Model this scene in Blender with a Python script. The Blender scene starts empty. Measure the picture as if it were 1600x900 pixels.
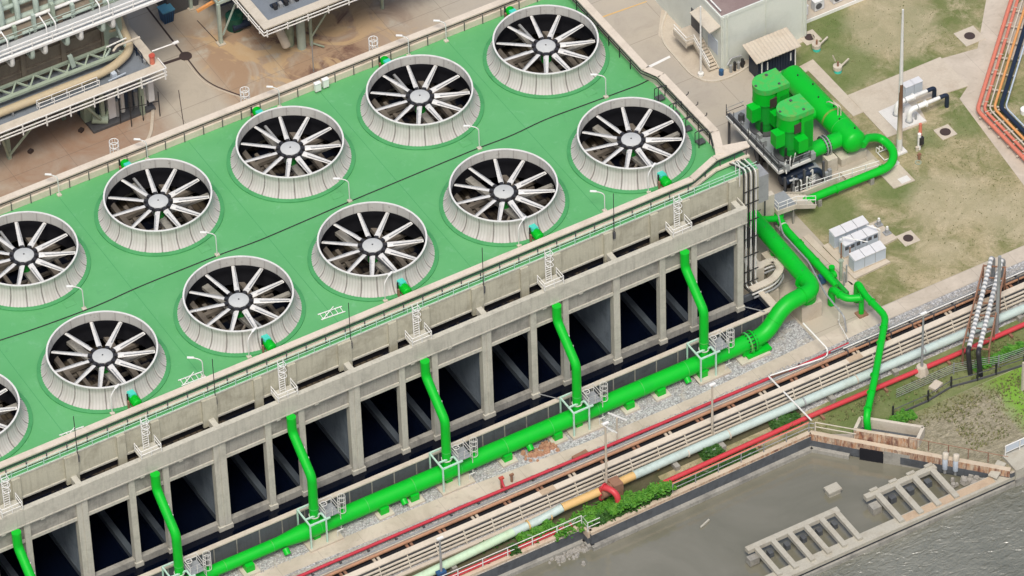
import bpy, math, random
from mathutils import Vector, Matrix
from math import sin, cos, pi, radians, atan2, hypot, sqrt
SC = bpy.context.scene
COL = SC.collection
random.seed(11)
# ------------------------------------------------------------------ camera, sky, sun
RX = Vector((0.863786, -0.50324, -0.024958))
RY = Vector((-0.359745, -0.581288, -0.729855))
RZ = Vector((0.352784, 0.639417, -0.683147))
CP = Vector((-153.9998, -355.77986, 386.06336))
cd = bpy.data.cameras.new('camera'); cam = bpy.data.objects.new('camera', cd); COL.objects.link(cam)
m = Matrix((( RX[0], -RY[0], -RZ[0], CP[0]), (RX[1], -RY[1], -RZ[1], CP[1]), (RX[2], -RY[2], -RZ[2], CP[2]), (0, 0, 0, 1)))
cam.matrix_world = m
cd.sensor_width = 36; cd.lens = 208.19; cd.clip_start = 1; cd.clip_end = 3000
SC.camera = cam
w = bpy.data.worlds.new('World'); SC.world = w; w.use_nodes = True
nt = w.node_tree; nt.nodes.clear()
sky = nt.nodes.new('ShaderNodeTexSky'); sky.sky_type = 'NISHITA'; sky.sun_disc = False
SUN_EL, SUN_AZ = radians(60), radians(212)      # azimuth clockwise from +Y: the light comes from the near left
sky.sun_elevation = SUN_EL; sky.sun_rotation = SUN_AZ; sky.air_density = 1.0; sky.dust_density = 4.0; sky.ozone_density = 0.6
bg = nt.nodes.new('ShaderNodeBackground'); bg.inputs['Strength'].default_value = 0.125
wo = nt.nodes.new('ShaderNodeOutputWorld')
nt.links.new(sky.outputs[0], bg.inputs[0]); nt.links.new(bg.outputs[0], wo.inputs[0])
sl = bpy.data.lights.new('sun', 'SUN'); sl.energy = 2.0; sl.angle = radians(18); sl.color = (1.0, 0.965, 0.9)
so = bpy.data.objects.new('sun', sl); COL.objects.link(so)
sd = Vector((sin(SUN_AZ) * cos(SUN_EL), cos(SUN_AZ) * cos(SUN_EL), sin(SUN_EL)))
so.rotation_euler = sd.to_track_quat('Z', 'Y').to_euler()
SC.view_settings.view_transform = 'Standard'; SC.view_settings.look = 'None'
SC.view_settings.exposure = 0.2; SC.view_settings.gamma = 1.0
SC.view_settings.use_curve_mapping = False

# ------------------------------------------------------------------ materials
def srgb(r, g, b):
    f = lambda c: (c / 255 / 12.92) if c / 255 <= .04045 else ((c / 255 + .055) / 1.055) ** 2.4
    return (f(r), f(g), f(b), 1)
class NT:
    def __init__(s, name):
        s.m = bpy.data.materials.new(name); s.m.use_nodes = True; s.t = s.m.node_tree; s.n = s.t.nodes; s.l = s.t.links
        s.n.clear(); s.out = s.n.new('ShaderNodeOutputMaterial'); s.b = s.n.new('ShaderNodeBsdfPrincipled')
        s.l.new(s.b.outputs[0], s.out.inputs[0]); s.pos = s.n.new('ShaderNodeNewGeometry').outputs['Position']
    def add(s, t, **k):
        n = s.n.new(t)
        for a, v in k.items(): setattr(n, a, v)
        return n
    def mapv(s, sc, src=None, rz=0):
        n = s.add('ShaderNodeMapping'); n.inputs['Scale'].default_value = sc; n.inputs['Rotation'].default_value = (0, 0, rz)
        s.l.new(src or s.pos, n.inputs[0]); return n.outputs[0]
    def noise(s, scale, detail=4, rough=.6, vec=None, dist=0.0):
        n = s.add('ShaderNodeTexNoise'); n.inputs['Scale'].default_value = scale; n.inputs['Detail'].default_value = detail
        n.inputs['Roughness'].default_value = rough; n.inputs['Distortion'].default_value = dist
        s.l.new(vec or s.pos, n.inputs['Vector']); return n.outputs['Fac']
    def voro(s, scale, vec=None, feat='F1'):
        n = s.add('ShaderNodeTexVoronoi', feature=feat); n.inputs['Scale'].default_value = scale
        s.l.new(vec or s.pos, n.inputs['Vector']); return n.outputs
    def ramp(s, fac, a, b, lo=0.0, hi=1.0):
        n = s.add('ShaderNodeMapRange'); n.inputs[1].default_value = a; n.inputs[2].default_value = b
        n.inputs[3].default_value = lo; n.inputs[4].default_value = hi; s.l.new(fac, n.inputs[0]); return n.outputs[0]
    def math(s, op, a, b=0.0):
        n = s.add('ShaderNodeMath', operation=op)
        for i, v in enumerate((a, b)):
            if isinstance(v, (int, float)): n.inputs[i].default_value = v
            else: s.l.new(v, n.inputs[i])
        return n.outputs[0]
    def mix(s, fac, a, b, mode='MIX'):
        n = s.add('ShaderNodeMix', data_type='RGBA', blend_type=mode)
        for i, v in ((0, fac), (6, a), (7, b)):
            if isinstance(v, (int, float)): n.inputs[i].default_value = v
            elif isinstance(v, tuple): n.inputs[i].default_value = v
            else: s.l.new(v, n.inputs[i])
        return n.outputs[2]
    def bump(s, h, st=.3, d=.05):
        n = s.add('ShaderNodeBump'); n.inputs['Strength'].default_value = st; n.inputs['Distance'].default_value = d
        s.l.new(h, n.inputs['Height']); s.l.new(n.outputs[0], s.b.inputs['Normal'])
    def sep(s, v=None):
        n = s.add('ShaderNodeSeparateXYZ'); s.l.new(v or s.pos, n.inputs[0]); return n.outputs
    def fin(s, col, rough=.7, metal=0.0, spec=.5):
        if isinstance(col, tuple): s.b.inputs['Base Color'].default_value = col
        else: s.l.new(col, s.b.inputs['Base Color'])
        s.b.inputs['Roughness'].default_value = rough; s.b.inputs['Metallic'].default_value = metal
        s.b.inputs['Specular IOR Level'].default_value = spec
        return s.m
def dim(c, k): return (c[0] * k, c[1] * k, c[2] * k, 1)
def paint(name, c, rough=.5, dirt=None, amt=.35, sc=.6, fine=.12, metal=0.0, streak=False, spec=.4, grime=6.0):
    """painted or cast surface: base, cloudy dirt patches, fine mottling, optional downward streaks"""
    s = NT(name); d = dirt or dim(c, .55)
    n1 = s.noise(sc, 6, .65, dist=.4); f = s.ramp(n1, .48, .72, 0, amt)
    col = s.mix(f, c, d)
    n2 = s.noise(grime, 5, .7); col = s.mix(s.ramp(n2, .35, .7, 0, fine), col, dim(c, .5))
    if streak:
        v = s.mapv((2.2, 2.2, .16)); n3 = s.noise(1.6, 6, .8, vec=v)
        col = s.mix(s.ramp(n3, .5, .74, 0, .5), col, d)
    s.bump(n2, .15, .02)
    return s.fin(col, rough, metal, spec)

M = {}
M['deck'] = None
def mk_deck():
    s = NT('green_deck_coating'); c = (.1, .37, .128, 1)
    n = s.noise(.22, 5, .6); col = s.mix(s.ramp(n, .4, .65, 0, .45), c, (.14, .42, .17, 1))
    n = s.noise(1.1, 7, .7, dist=.6); col = s.mix(s.ramp(n, .57, .7, 0, .4), col, (.19, .46, .25, 1))
    n = s.noise(.5, 8, .75, dist=1.2); col = s.mix(s.ramp(n, .6, .7, 0, .4), col, (.06, .22, .09, 1))
    n = s.noise(5, 5, .8); col = s.mix(s.ramp(n, .68, .78, 0, .4), col, (.4, .55, .38, 1))
    s.bump(s.noise(3, 4), .1, .02); return s.fin(col, .55)
M['deck'] = mk_deck()
M['pipe'] = paint('bright_green_pipe_paint', (.002, .47, .022, 1), .42, (.002, .36, .03, 1), .5, .5, .06, spec=.3)
M['pipe_old'] = paint('worn_green_paint', (.05, .5, .09, 1), .45, (.3, .25, .07, 1), .55, 1.6, .15)
M['green_dark'] = paint('deep_green_paint', (.006, .34, .03, 1), .45, (.02, .2, .03, 1), .4, 1.0, .1)
M['teal'] = paint('teal_fibreglass', (.07, .62, .5, 1), .4)
M['conc'] = paint('tower_concrete', (.5, .48, .37, 1), .85, (.2, .18, .13, 1), .55, .55, .25, streak=True)
M['conc_col'] = paint('column_concrete', (.53, .51, .43, 1), .85, (.2, .19, .16, 1), .4, .7, .25, streak=True)
M['conc_grey'] = paint('grey_stained_concrete', (.36, .345, .3, 1), .85, (.09, .085, .08, 1), .7, .5, .35, streak=True)
M['conc_dark'] = paint('dark_concrete', (.1, .11, .12, 1), .8, (.035, .035, .04, 1), .7, .6, .3, streak=True)  # dark grey concrete with darker patches and streaks
M['conc_shade'] = paint('blue_shaded_concrete', (.22, .26, .3, 1), .6, (.05, .065, .085, 1), .6, .5, .3, streak=True)  # blue-grey tint paints the sky-lit shade on the inner cross walls
M['beam_dark'] = paint('dim_shaded_beam', (.075, .09, .105, 1), .6, (.02, .025, .035, 1), .6, .5, .3)  # stained concrete, painted darker for the shade inside the bays
M['machine'] = paint('dark_sea_green_machine', (.015, .09, .06, 1), .5)
M['curb'] = paint('green_curb_paint', (.07, .32, .11, 1), .6, (.03, .2, .06, 1), .5, .8, .2)
M['soil'] = paint('dark_mossy_soil', (.12, .11, .065, 1), .95, (.05, .065, .025, 1), .8, .7, .5, spec=.1)
M['cream'] = paint('cream_coated_concrete', (.68, .595, .48, 1), .7, (.4, .34, .26, 1), .5, .45, .25)
M['cream2'] = paint('pale_concrete', (.6, .54, .44, 1), .8, (.36, .3, .22, 1), .5, .6, .25)
M['white'] = paint('white_steel_paint', (.72, .71, .67, 1), .5, (.4, .37, .32, 1), .3, 1.5, .1)
M['white2'] = paint('bright_white_paint', (.82, .81, .77, 1), .5, (.5, .45, .38, 1), .25, 2, .08)
M['mint'] = paint('pale_mint_steel', (.5, .72, .6, 1), .5, (.3, .4, .33, 1), .3, 2, .1)
M['sage'] = paint('sage_green_steel', (.36, .43, .33, 1), .55, (.17, .19, .14, 1), .5, .8, .2)
M['sage2'] = paint('pale_sage_pipe', (.42, .5, .43, 1), .5, (.2, .24, .2, 1), .4, .7, .15)
M['black'] = paint('black_steel', (.025, .025, .028, 1), .55, (.07, .06, .05, 1), .4, 2, .1)
M['darkgrey'] = paint('dark_grey_steel', (.09, .09, .095, 1), .6, (.04, .04, .04, 1), .4, 1, .2)
M['grey'] = paint('galvanised_steel', (.36, .37, .37, 1), .5, (.18, .18, .17, 1), .4, 1.2, .2, metal=.2)
M['walk'] = paint('light_walkway_grating', (.42, .43, .42, 1), .7, (.26, .27, .26, 1), .4, 2, .3)
M['grate'] = paint('grey_grating', (.3, .32, .33, 1), .7, (.15, .17, .2, 1), .4, .8, .3)
M['rust'] = paint('rusty_steel', (.3, .16, .1, 1), .8, (.12, .06, .04, 1), .5, 1.5, .3)
M['rustpipe'] = paint('rust_brown_pipe', (.46, .25, .15, 1), .7, (.2, .1, .07, 1), .5, .8, .3)
M['redpipe'] = paint('red_fire_pipe', (.5, .04, .06, 1), .45, (.3, .03, .03, 1), .4, .8, .1)
M['redpipe2'] = paint('bright_red_pipe', (.56, .05, .06, 1), .4, (.45, .1, .08, 1), .4, .8, .1)
M['salmon'] = paint('salmon_red_pipe', (.66, .2, .13, 1), .5, (.45, .17, .12, 1), .4, .8, .15)
M['orange'] = paint('orange_pipe', (.72, .33, .11, 1), .5, (.5, .25, .12, 1), .3, 1, .1)
M['bluepipe'] = paint('pale_blue_pipe', (.5, .6, .55, 1), .45, (.36, .4, .34, 1), .6, .9, .2)
M['palegreen'] = paint('pale_green_pipe', (.52, .68, .47, 1), .5, (.4, .42, .25, 1), .5, .8, .15)
M['yellow'] = paint('ochre_pipe', (.5, .41, .26, 1), .5, (.36, .33, .26, 1), .6, .6, .2)
M['ochre'] = paint('bright_ochre_paint', (.66, .43, .17, 1), .5, (.55, .3, .12, 1), .3, 2, .1)
M['bluebin'] = paint('blue_plastic', (.03, .1, .22, 1), .45)
M['navy'] = paint('navy_steel', (.012, .022, .045, 1), .5, (.03, .04, .06, 1), .4, 1, .1)
M['bldg'] = paint('pale_grey_green_cladding', (.68, .71, .64, 1), .7, (.46, .48, .41, 1), .4, .25, .1)
M['roof'] = paint('dusty_brown_roof', (.26, .19, .175, 1), .85, (.36, .29, .26, 1), .6, .35, .25)
M['cab'] = paint('pale_blue_grey_cabinet', (.5, .56, .62, 1), .45, (.4, .44, .5, 1), .3, 1, .1)
M['cabtop'] = paint('white_cabinet_top', (.66, .66, .66, 1), .5, (.55, .52, .48, 1), .3, 1.5, .1)
M['slab'] = paint('light_slab_concrete', (.56, .49, .39, 1), .85, (.42, .34, .25, 1), .6, .5, .25)
M['slabwhite'] = paint('new_white_slab', (.7, .68, .64, 1), .85, (.5, .46, .4, 1), .4, .8, .2)
M['iron'] = paint('cast_iron', (.06, .04, .035, 1), .7)
M['disc'] = paint('fan_hub_grey', (.52, .53, .51, 1), .7, (.4, .42, .4, 1), .4, 1.2, .15)
M['stone'] = paint('broken_stone', (.36, .34, .3, 1), .9, (.15, .14, .12, 1), .6, 2, .3)
M['timber'] = paint('weathered_plank', (.5, .38, .26, 1), .85, (.3, .2, .13, 1), .5, 1, .3)
M['pierc'] = paint('pier_concrete', (.45, .425, .35, 1), .85, (.3, .25, .18, 1), .5, .9, .3)

def mk_blade():
    s = NT('blade_fibreglass'); c = (.68, .67, .63, 1)
    col = s.mix(s.ramp(s.noise(1.3, 6, .7), .5, .7, 0, .5), c, (.4, .38, .35, 1))
    tc = s.add('ShaderNodeTexCoord').outputs['Object']; x, y, z = s.sep(tc)
    col = s.mix(s.ramp(s.noise(5, 6, .8), .56, .68, 0, .85), col, (.12, .115, .11, 1))
    return s.fin(col, .45)
M['blade'] = mk_blade()
def mk_shroud(inner):
    s = NT('fan_stack_inner' if inner else 'fan_stack_fluted'); c = (.5, .475, .44, 1) if not inner else (.45, .44, .4, 1)
    tc = s.add('ShaderNodeTexCoord').outputs['Object']; x, y, z = s.sep(tc)
    a = s.math('ARCTAN2', y, x)
    k = s.math('MULTIPLY', a, 22 / (2 * pi)); fr = s.math('FRACT', k); d = s.math('ABSOLUTE', s.math('SUBTRACT', fr, .5))
    seam = s.ramp(d, .44, .48, 0, .9)
    k2 = s.math('MULTIPLY', a, 110 / (2 * pi)); fr2 = s.math('FRACT', k2); d2 = s.math('ABSOLUTE', s.math('SUBTRACT', fr2, .5))
    rib = s.ramp(d2, .28, .46, 0, .5)
    cv = s.add('ShaderNodeCombineXYZ'); s.l.new(s.math('MULTIPLY', a, 9.0), cv.inputs[0]); s.l.new(s.math('MULTIPLY', z, .25), cv.inputs[1])
    ps = s.add('ShaderNodeVectorMath', operation='ADD'); s.l.new(cv.outputs[0], ps.inputs[0])
    sc_ = s.add('ShaderNodeVectorMath', operation='SCALE'); s.l.new(s.pos, sc_.inputs[0]); sc_.inputs[3].default_value = .02
    s.l.new(sc_.outputs[0], ps.inputs[1])
    n = s.noise(1.1, 6, .75, vec=ps.outputs[0]); col = s.mix(s.ramp(n, .5, .72, 0, .6), c, (.3, .26, .22, 1))
    col = s.mix(s.ramp(s.noise(.5, 5, .7), .5, .7, 0, .35), col, (.4, .38, .35, 1))
    if not inner: col = s.mix(rib, col, (.33, .31, .28, 1))
    col = s.mix(s.math('MULTIPLY', seam, .85 if not inner else .45), col, (.14, .12, .11, 1))
    if inner:
        ng = s.noise(2.5, 4, .6); q = s.math('MULTIPLY', s.ramp(ng, .62, .68, 0, .6), s.ramp(z, 1.35, 1.7, 0, 1)); col = s.mix(q, col, (.18, .17, .14, 1))
    return s.fin(col, .75)
M['stack'] = mk_shroud(False); M['stack_in'] = mk_shroud(True)
def mk_yard():
    s = NT('yard_concrete'); c = (.45, .395, .31, 1)
    x, y, z = s.sep()
    col = s.mix(s.ramp(s.noise(.07, 6, .6), .4, .65, 0, .6), c, (.36, .33, .29, 1))
    col = s.mix(s.ramp(s.noise(.35, 7, .7, dist=.8), .5, .75, 0, .4), col, (.27, .23, .19, 1))
    # rust and oil stains spread over the north yard
    m = s.math('MULTIPLY', s.ramp(y, 33, 41), s.ramp(x, 60, 50)); m = s.math('MULTIPLY', m, s.ramp(y, 60, 52)); m = s.math('MULTIPLY', m, s.ramp(x, 34.2, 36.5))
    st = s.ramp(s.noise(.11, 7, .65, dist=1.2), .38, .5, 0, 1); st = s.math('MULTIPLY', st, m)
    col = s.mix(s.math('MULTIPLY', st, .8), col, (.33, .2, .11, 1))
    lf = s.math('MULTIPLY', s.ramp(x, 29.5, 27.5), s.ramp(y, 34, 42)); n = s.ramp(s.noise(.16, 6, .7, dist=1), .3, .6, .35, 1)
    col = s.mix(s.math('MULTIPLY', s.math('MULTIPLY', lf, n), .85), col, (.3, .175, .105, 1))
    st2 = s.math('MULTIPLY', s.ramp(s.noise(.16, 6, .7, dist=1), .49, .6, 0, .85), s.math('MULTIPLY', m, s.ramp(x, 40, 44))); col = s.mix(st2, col, (.13, .065, .05, 1))
    st3 = s.math('MULTIPLY', s.ramp(s.noise(.14, 5, .6, dist=2), .5, .56, 0, .75), m); col = s.mix(st3, col, (.5, .35, .19, 1))
    # slab joints
    for ax, per in ((x, 6.0), (y, 7.5)):
        f = s.math('FRACT', s.math('DIVIDE', ax, per)); d = s.math('ABSOLUTE', s.math('SUBTRACT', f, .5))
        col = s.mix(s.ramp(d, .4945, .497, 0, .45), col, (.12, .1, .08, 1))
    col = s.mix(s.ramp(s.noise(4, 5, .8), .55, .75, 0, .25), col, (.2, .17, .14, 1))
    s.bump(s.noise(6, 4), .15, .02); return s.fin(col, .9)
M['yard'] = mk_yard()
def mk_lawn():
    s = NT('patchy_lawn'); g = (.2, .205, .085, 1)
    col = s.mix(s.ramp(s.noise(.2, 8, .68, dist=1.2), .38, .6, 0, 1), g, (.43, .36, .22, 1))
    col = s.mix(s.ramp(s.noise(.085, 5, .6), .5, .62, 0, .8), col, (.115, .16, .045, 1))
    col = s.mix(s.ramp(s.noise(.32, 8, .75, dist=.7), .48, .62, 0, .7), col, (.52, .43, .29, 1))
    col = s.mix(s.ramp(s.noise(1.6, 6, .8), .48, .66, 0, .6), col, (.2, .19, .09, 1))
    col = s.mix(s.ramp(s.noise(6, 5, .85), .52, .68, 0, .5), col, (.1, .1, .045, 1))
    x, y, z = s.sep(); wob = s.math('MULTIPLY', s.noise(.45, 6, .7, dist=.6), 3.4)
    def blob(cx, cy, r, c, k, col):
        d = s.math('SQRT', s.math('ADD', s.math('POWER', s.math('SUBTRACT', x, cx), 2), s.math('POWER', s.math('SUBTRACT', y, cy), 2)))
        return s.mix(s.ramp(s.math('ADD', d, wob), r + 2.6, r + .6, 0, k), col, c)
    for a in ((88.6, 16.5, 4.5), (91.5, 23, 3.2), (90.6, 2.6, 1.7), (95.5, 2.5, 2), (84, -1.6, 2.6), (77, -1.6, 3.0), (95, 11, 3), (74.5, -26, 7), (66, -26, 5), (85, -27, 6)): col = blob(*a, (.115, .17, .05, 1), .72, col)
    for a in ((97, 19, 4.5), (87.5, -6, 4), (92, -11, 3.5), (83, -11.5, 2)): col = blob(*a, (.45, .39, .26, 1), .55, col)
    col = s.mix(s.ramp(s.noise(7, 5, .85), .5, .72, 0, .45), col, (.08, .09, .035, 1))
    s.bump(s.noise(5, 6, .8), .6, .08); return s.fin(col, .95, spec=.1)
M['lawn'] = mk_lawn()
def mk_scrub():
    s = NT('cut_grass_straw'); x, y, z = s.sep()
    v = s.mapv((1.0, 2.6, 1), rz=.5); v2 = s.mapv((2.4, .8, 1), rz=-.3)
    n = s.noise(1.4, 7, .75, vec=v, dist=1.4); n2 = s.noise(1.1, 6, .7, vec=v2, dist=2.2)
    col = s.mix(s.ramp(n, .35, .65), (.13, .115, .075, 1), (.46, .41, .3, 1))
    col = s.mix(s.ramp(n2, .4, .7, 0, .7), col, (.24, .22, .13, 1))
    gm = s.math('MULTIPLY', s.ramp(x, 75.5, 77.5), s.ramp(s.noise(.25, 6, .7, dist=1), .36, .48)); col = s.mix(gm, col, (.19, .36, .05, 1))
    gn = s.math('MULTIPLY', s.ramp(y, -31, -27.5), s.ramp(s.noise(.5, 6, .7), .3, .55)); col = s.mix(gn, col, (.16, .19, .05, 1))
    col = s.mix(s.ramp(s.noise(7, 5, .85), .5, .75, 0, .4), col, (.05, .05, .025, 1))
    s.bump(n, .7, .1); return s.fin(col, .95, spec=.1)
M['scrub'] = mk_scrub()
def mk_gravel():
    s = NT('grey_gravel'); vo = s.voro(6.5); vo2 = s.voro(2.6)
    cr = s.sep(vo[1]); col = s.mix(s.ramp(cr[0], 0, 1), (.27, .27, .27, 1), (.62, .62, .61, 1))
    cr2 = s.sep(vo2[1]); col = s.mix(s.ramp(cr2[0], .3, 1, 0, .45), col, (.5, .49, .48, 1))
    col = s.mix(s.ramp(vo[0], .4, .8, 0, .6), col, (.14, .13, .12, 1))
    col = s.mix(s.ramp(s.noise(.4, 6, .7, dist=.8), .52, .68, 0, .6), col, (.45, .39, .31, 1))
    col = s.mix(s.ramp(s.noise(.9, 6, .7), .6, .7, 0, .5), col, (.13, .11, .09, 1))
    s.bump(vo[0], .8, .08); return s.fin(col, .9)
M['gravel'] = mk_gravel()
def mk_path():
    s = NT('concrete_walkway'); x, y, z = s.sep()
    col = s.mix(s.ramp(s.noise(.25, 7, .7, dist=.6), .4, .65), (.56, .49, .4, 1), (.44, .38, .3, 1))
    col = s.mix(s.ramp(s.noise(1.2, 7, .75), .55, .72, 0, .55), col, (.3, .25, .2, 1))
    for ax, per in ((x, 4.2),):
        f = s.math('FRACT', s.math('DIVIDE', ax, per)); d = s.math('ABSOLUTE', s.math('SUBTRACT', f, .5))
        col = s.mix(s.ramp(d, .493, .497, 0, .35), col, (.14, .12, .1, 1))
    s.bump(s.noise(5, 4), .15, .02); return s.fin(col, .88)
M['path'] = mk_path()
def mk_river(calm):
    s = NT('calm_river_water' if calm else 'rippled_river_water')
    v = s.mapv((1.0, 1.9, 1), rz=.35)
    col = s.mix(s.ramp(s.noise(.07, 5, .6, dist=1), .35, .65), (.145, .14, .1, 1) if calm else (.14, .142, .11, 1), (.2, .19, .145, 1) if calm else (.2, .2, .16, 1))
    n = s.noise(.9 if calm else .75, 3, .5, vec=v, dist=.6 if calm else 1.2); n2 = s.noise(2.6 if calm else 2.0, 3, .5, vec=v, dist=.3)
    s.bump(s.math('ADD', n, s.math('MULTIPLY', n2, .45)), .08 if calm else .55, .12 if calm else .6)
    s.b.inputs['IOR'].default_value = 1.9
    return s.fin(col, .05 if calm else .2, 0, .5)
M['river'] = mk_river(True)
M['river2'] = mk_river(False)
s = NT('basin_water'); s.bump(s.noise(1.2, 3), .05, .05); M['bwater'] = s.fin((.0015, .003, .009, 1), .12, 0, .3)
def mk_rustwall():
    s = NT('rust_streaked_capping'); v = s.mapv((2.4, 2.4, .5)); n = s.noise(1.0, 7, .8, vec=v, dist=1.0)
    x, y, z = s.sep()
    col = s.mix(s.ramp(s.noise(.5, 6, .7), .4, .7, 0, .6), (.56, .47, .35, 1), (.4, .31, .22, 1))
    col = s.mix(s.ramp(s.noise(1.5, 6, .75), .56, .7, 0, .6), col, (.3, .17, .09, 1))
    gn = s.add('ShaderNodeNewGeometry').outputs['True Normal']; m = s.math('MULTIPLY', s.ramp(x, 36, 56, .12, 1.0), s.ramp(s.sep(gn)[2], .6, .3, .0, 1))
    col = s.mix(s.math('MULTIPLY', s.ramp(n, .42, .62, 0, .9), m), col, (.42, .17, .06, 1))
    col = s.mix(s.math('MULTIPLY', s.ramp(s.noise(.8, 7, .8, vec=v, dist=.6), .46, .6, 0, .9), m), col, (.14, .05, .035, 1))
    return s.fin(col, .85)
M['rustwall'] = mk_rustwall()
def mk_fill():
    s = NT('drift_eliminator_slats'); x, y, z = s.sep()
    col = s.mix(s.ramp(s.noise(.3, 5, .6), .46, .56), (.004, .006, .014, 1), (.1, .08, .055, 1))  # near-black mixed in to paint the shade down the fan openings
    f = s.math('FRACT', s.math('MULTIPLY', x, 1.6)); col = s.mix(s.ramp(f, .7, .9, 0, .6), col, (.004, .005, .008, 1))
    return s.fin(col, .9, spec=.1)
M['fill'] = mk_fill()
M['void'] = paint('interior_shade_paint', (.022, .022, .026, 1), .95, spec=.05)  # near-black colour stands in for shade in interiors and openings
M['girder'] = paint('dark_timber_girder', (.19, .165, .135, 1), .85, (.06, .05, .04, 1), .5, 1, .3)
def mk_leaf(name, a, b):
    s = NT(name); col = s.mix(s.ramp(s.noise(2.2, 4), .35, .65), a, b)
    s.b.inputs['Transmission Weight'].default_value = 0.0
    return s.fin(col, .6, spec=.3)
M['leaf'] = mk_leaf('vine_leaf', (.035, .16, .012, 1), (.1, .27, .025, 1))
M['leaf2'] = mk_leaf('dark_vine_leaf', (.02, .075, .012, 1), (.05, .13, .02, 1))
M['blades'] = mk_leaf('grass_blade', (.1, .13, .035, 1), (.27, .25, .12, 1))
M['duct'] = paint('brown_stained_casing', (.24, .2, .15, 1), .8, (.1, .07, .05, 1), .6, .35, .3, streak=True)
M['bluepl'] = paint('blue_grey_floor_plate', (.2, .225, .25, 1), .6, (.1, .115, .13, 1), .5, .6, .25)
M['hyd'] = paint('faded_red_paint', (.5, .09, .06, 1), .5)

# ------------------------------------------------------------------ mesh builder
ORG = {}
def fillet(pts, R, n=6):
    pts = [Vector(p) for p in pts]; out = [pts[0]]
    for i in range(1, len(pts) - 1):
        a, b, c = pts[i - 1], pts[i], pts[i + 1]; u = (a - b); v = (c - b)
        r = min(R, u.length * .48, v.length * .48); u.normalize(); v.normalize()
        if (u + v).length < 1e-3 or r < 1e-3: out.append(b); continue
        p, q = b + u * r, b + v * r
        for k in range(n + 1):
            t = k / n; out.append(p * (1 - t) ** 2 + b * 2 * t * (1 - t) + q * t * t)
    out.append(pts[-1]); return out
class MB:
    def __init__(s): s.v = []; s.f = []
    def add(s, vs, fs):
        o = len(s.v); s.v += [tuple(v) for v in vs]; s.f += [tuple(i + o for i in f) for f in fs]; return s
    def quad(s, *p): return s.add(p, [tuple(range(len(p)))])
    def box(s, x0, y0, z0, x1, y1, z1):
        v = [(x, y, z) for z in (z0, z1) for x, y in ((x0, y0), (x1, y0), (x1, y1), (x0, y1))]
        return s.add(v, [(0, 3, 2, 1), (4, 5, 6, 7), (0, 1, 5, 4), (1, 2, 6, 5), (2, 3, 7, 6), (3, 0, 4, 7)])
    def obox(s, cx, cy, z0, z1, lx, ly, a=0.0):
        c, q = cos(a), sin(a); v = []
        for z in (z0, z1):
            for x, y in ((-lx, -ly), (lx, -ly), (lx, ly), (-lx, ly)): v.append((cx + (x * c - y * q) / 2, cy + (x * q + y * c) / 2, z))
        return s.add(v, [(0, 3, 2, 1), (4, 5, 6, 7), (0, 1, 5, 4), (1, 2, 6, 5), (2, 3, 7, 6), (3, 0, 4, 7)])
    def bar(s, p, q, w, h=None):
        p, q = Vector(p), Vector(q); d = (q - p)
        if d.length < 1e-6: return s
        d.normalize(); h = h or w
        up = Vector((0, 0, 1)) if abs(d.z) < .95 else Vector((0, 1, 0))
        r = d.cross(up).normalized() * w / 2; u = r.cross(d).normalized() * h / 2
        v = [e + a + b for e in (p, q) for a, b in ((-r, -u), (r, -u), (r, u), (-r, u))]
        return s.add(v, [(0, 3, 2, 1), (4, 5, 6, 7), (0, 1, 5, 4), (1, 2, 6, 5), (2, 3, 7, 6), (3, 0, 4, 7)])
    def path(s, pts, w, h):
        for a, b in zip(pts, pts[1:]): s.bar(a, b, w, h)
        return s
    def tube(s, pts, r, n=14, bend=0.0, cap=True, dome=0.0):
        pts = [Vector(p) for p in pts]
        if bend: pts = fillet(pts, bend)
        if not hasattr(r, '__len__'): r = [r] * len(pts)
        else:
            r = list(r)
            if len(r) != len(pts): r = [r[0]] * len(pts)
        if dome:
            k = 5; d0 = (pts[0] - pts[1]).normalized(); d1 = (pts[-1] - pts[-2]).normalized()
            a = [(pts[0] + d0 * dome * r[0] * sin(pi / 2 * j / k), r[0] * max(cos(pi / 2 * j / k), .02)) for j in range(k, 0, -1)]
            b = [(pts[-1] + d1 * dome * r[-1] * sin(pi / 2 * j / k), r[-1] * max(cos(pi / 2 * j / k), .02)) for j in range(1, k + 1)]
            r = [x[1] for x in a] + r + [x[1] for x in b]; pts = [x[0] for x in a] + pts + [x[0] for x in b]
        T = []
        for i in range(len(pts)):
            a = pts[max(i - 1, 0)]; b = pts[min(i + 1, len(pts) - 1)]; T.append((b - a).normalized())
        up = Vector((0, 0, 1)) if abs(T[0].z) < .9 else Vector((0, 1, 0))
        x = T[0].cross(up).normalized(); vs = []; fs = []
        for i, p in enumerate(pts):
            x = (x - T[i] * x.dot(T[i])).normalized(); y = T[i].cross(x)
            for k in range(n):
                a = 2 * pi * k / n; vs.append(p + (x * cos(a) + y * sin(a)) * r[i])
        for i in range(len(pts) - 1):
            for k in range(n):
                a = i * n + k; b = i * n + (k + 1) % n; fs.append((a, b, b + n, a + n))
        if cap: fs.append(tuple(range(n))[::-1]); fs.append(tuple(range((len(pts) - 1) * n, len(pts) * n)))
        return s.add(vs, fs)
    def lathe(s, cx, cy, prof, n=48, mod=None, closed=False):
        vs = []; fs = []
        for r, z in prof:
            for k in range(n):
                a = 2 * pi * k / n; rr = r + (mod(a, z) if mod else 0); vs.append((cx + rr * cos(a), cy + rr * sin(a), z))
        m = len(prof)
        for i in range(m if closed else m - 1):
            j = (i + 1) % m
            for k in range(n):
                l = (k + 1) % n; fs.append((i * n + k, i * n + l, j * n + l, j * n + k))
        return s.add(vs, fs)
    def cyl(s, cx, cy, z0, z1, r, n=20, r2=None):
        return s.tube([(cx, cy, z0), (cx, cy, z1)], [r, r if r2 is None else r2], n)
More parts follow.
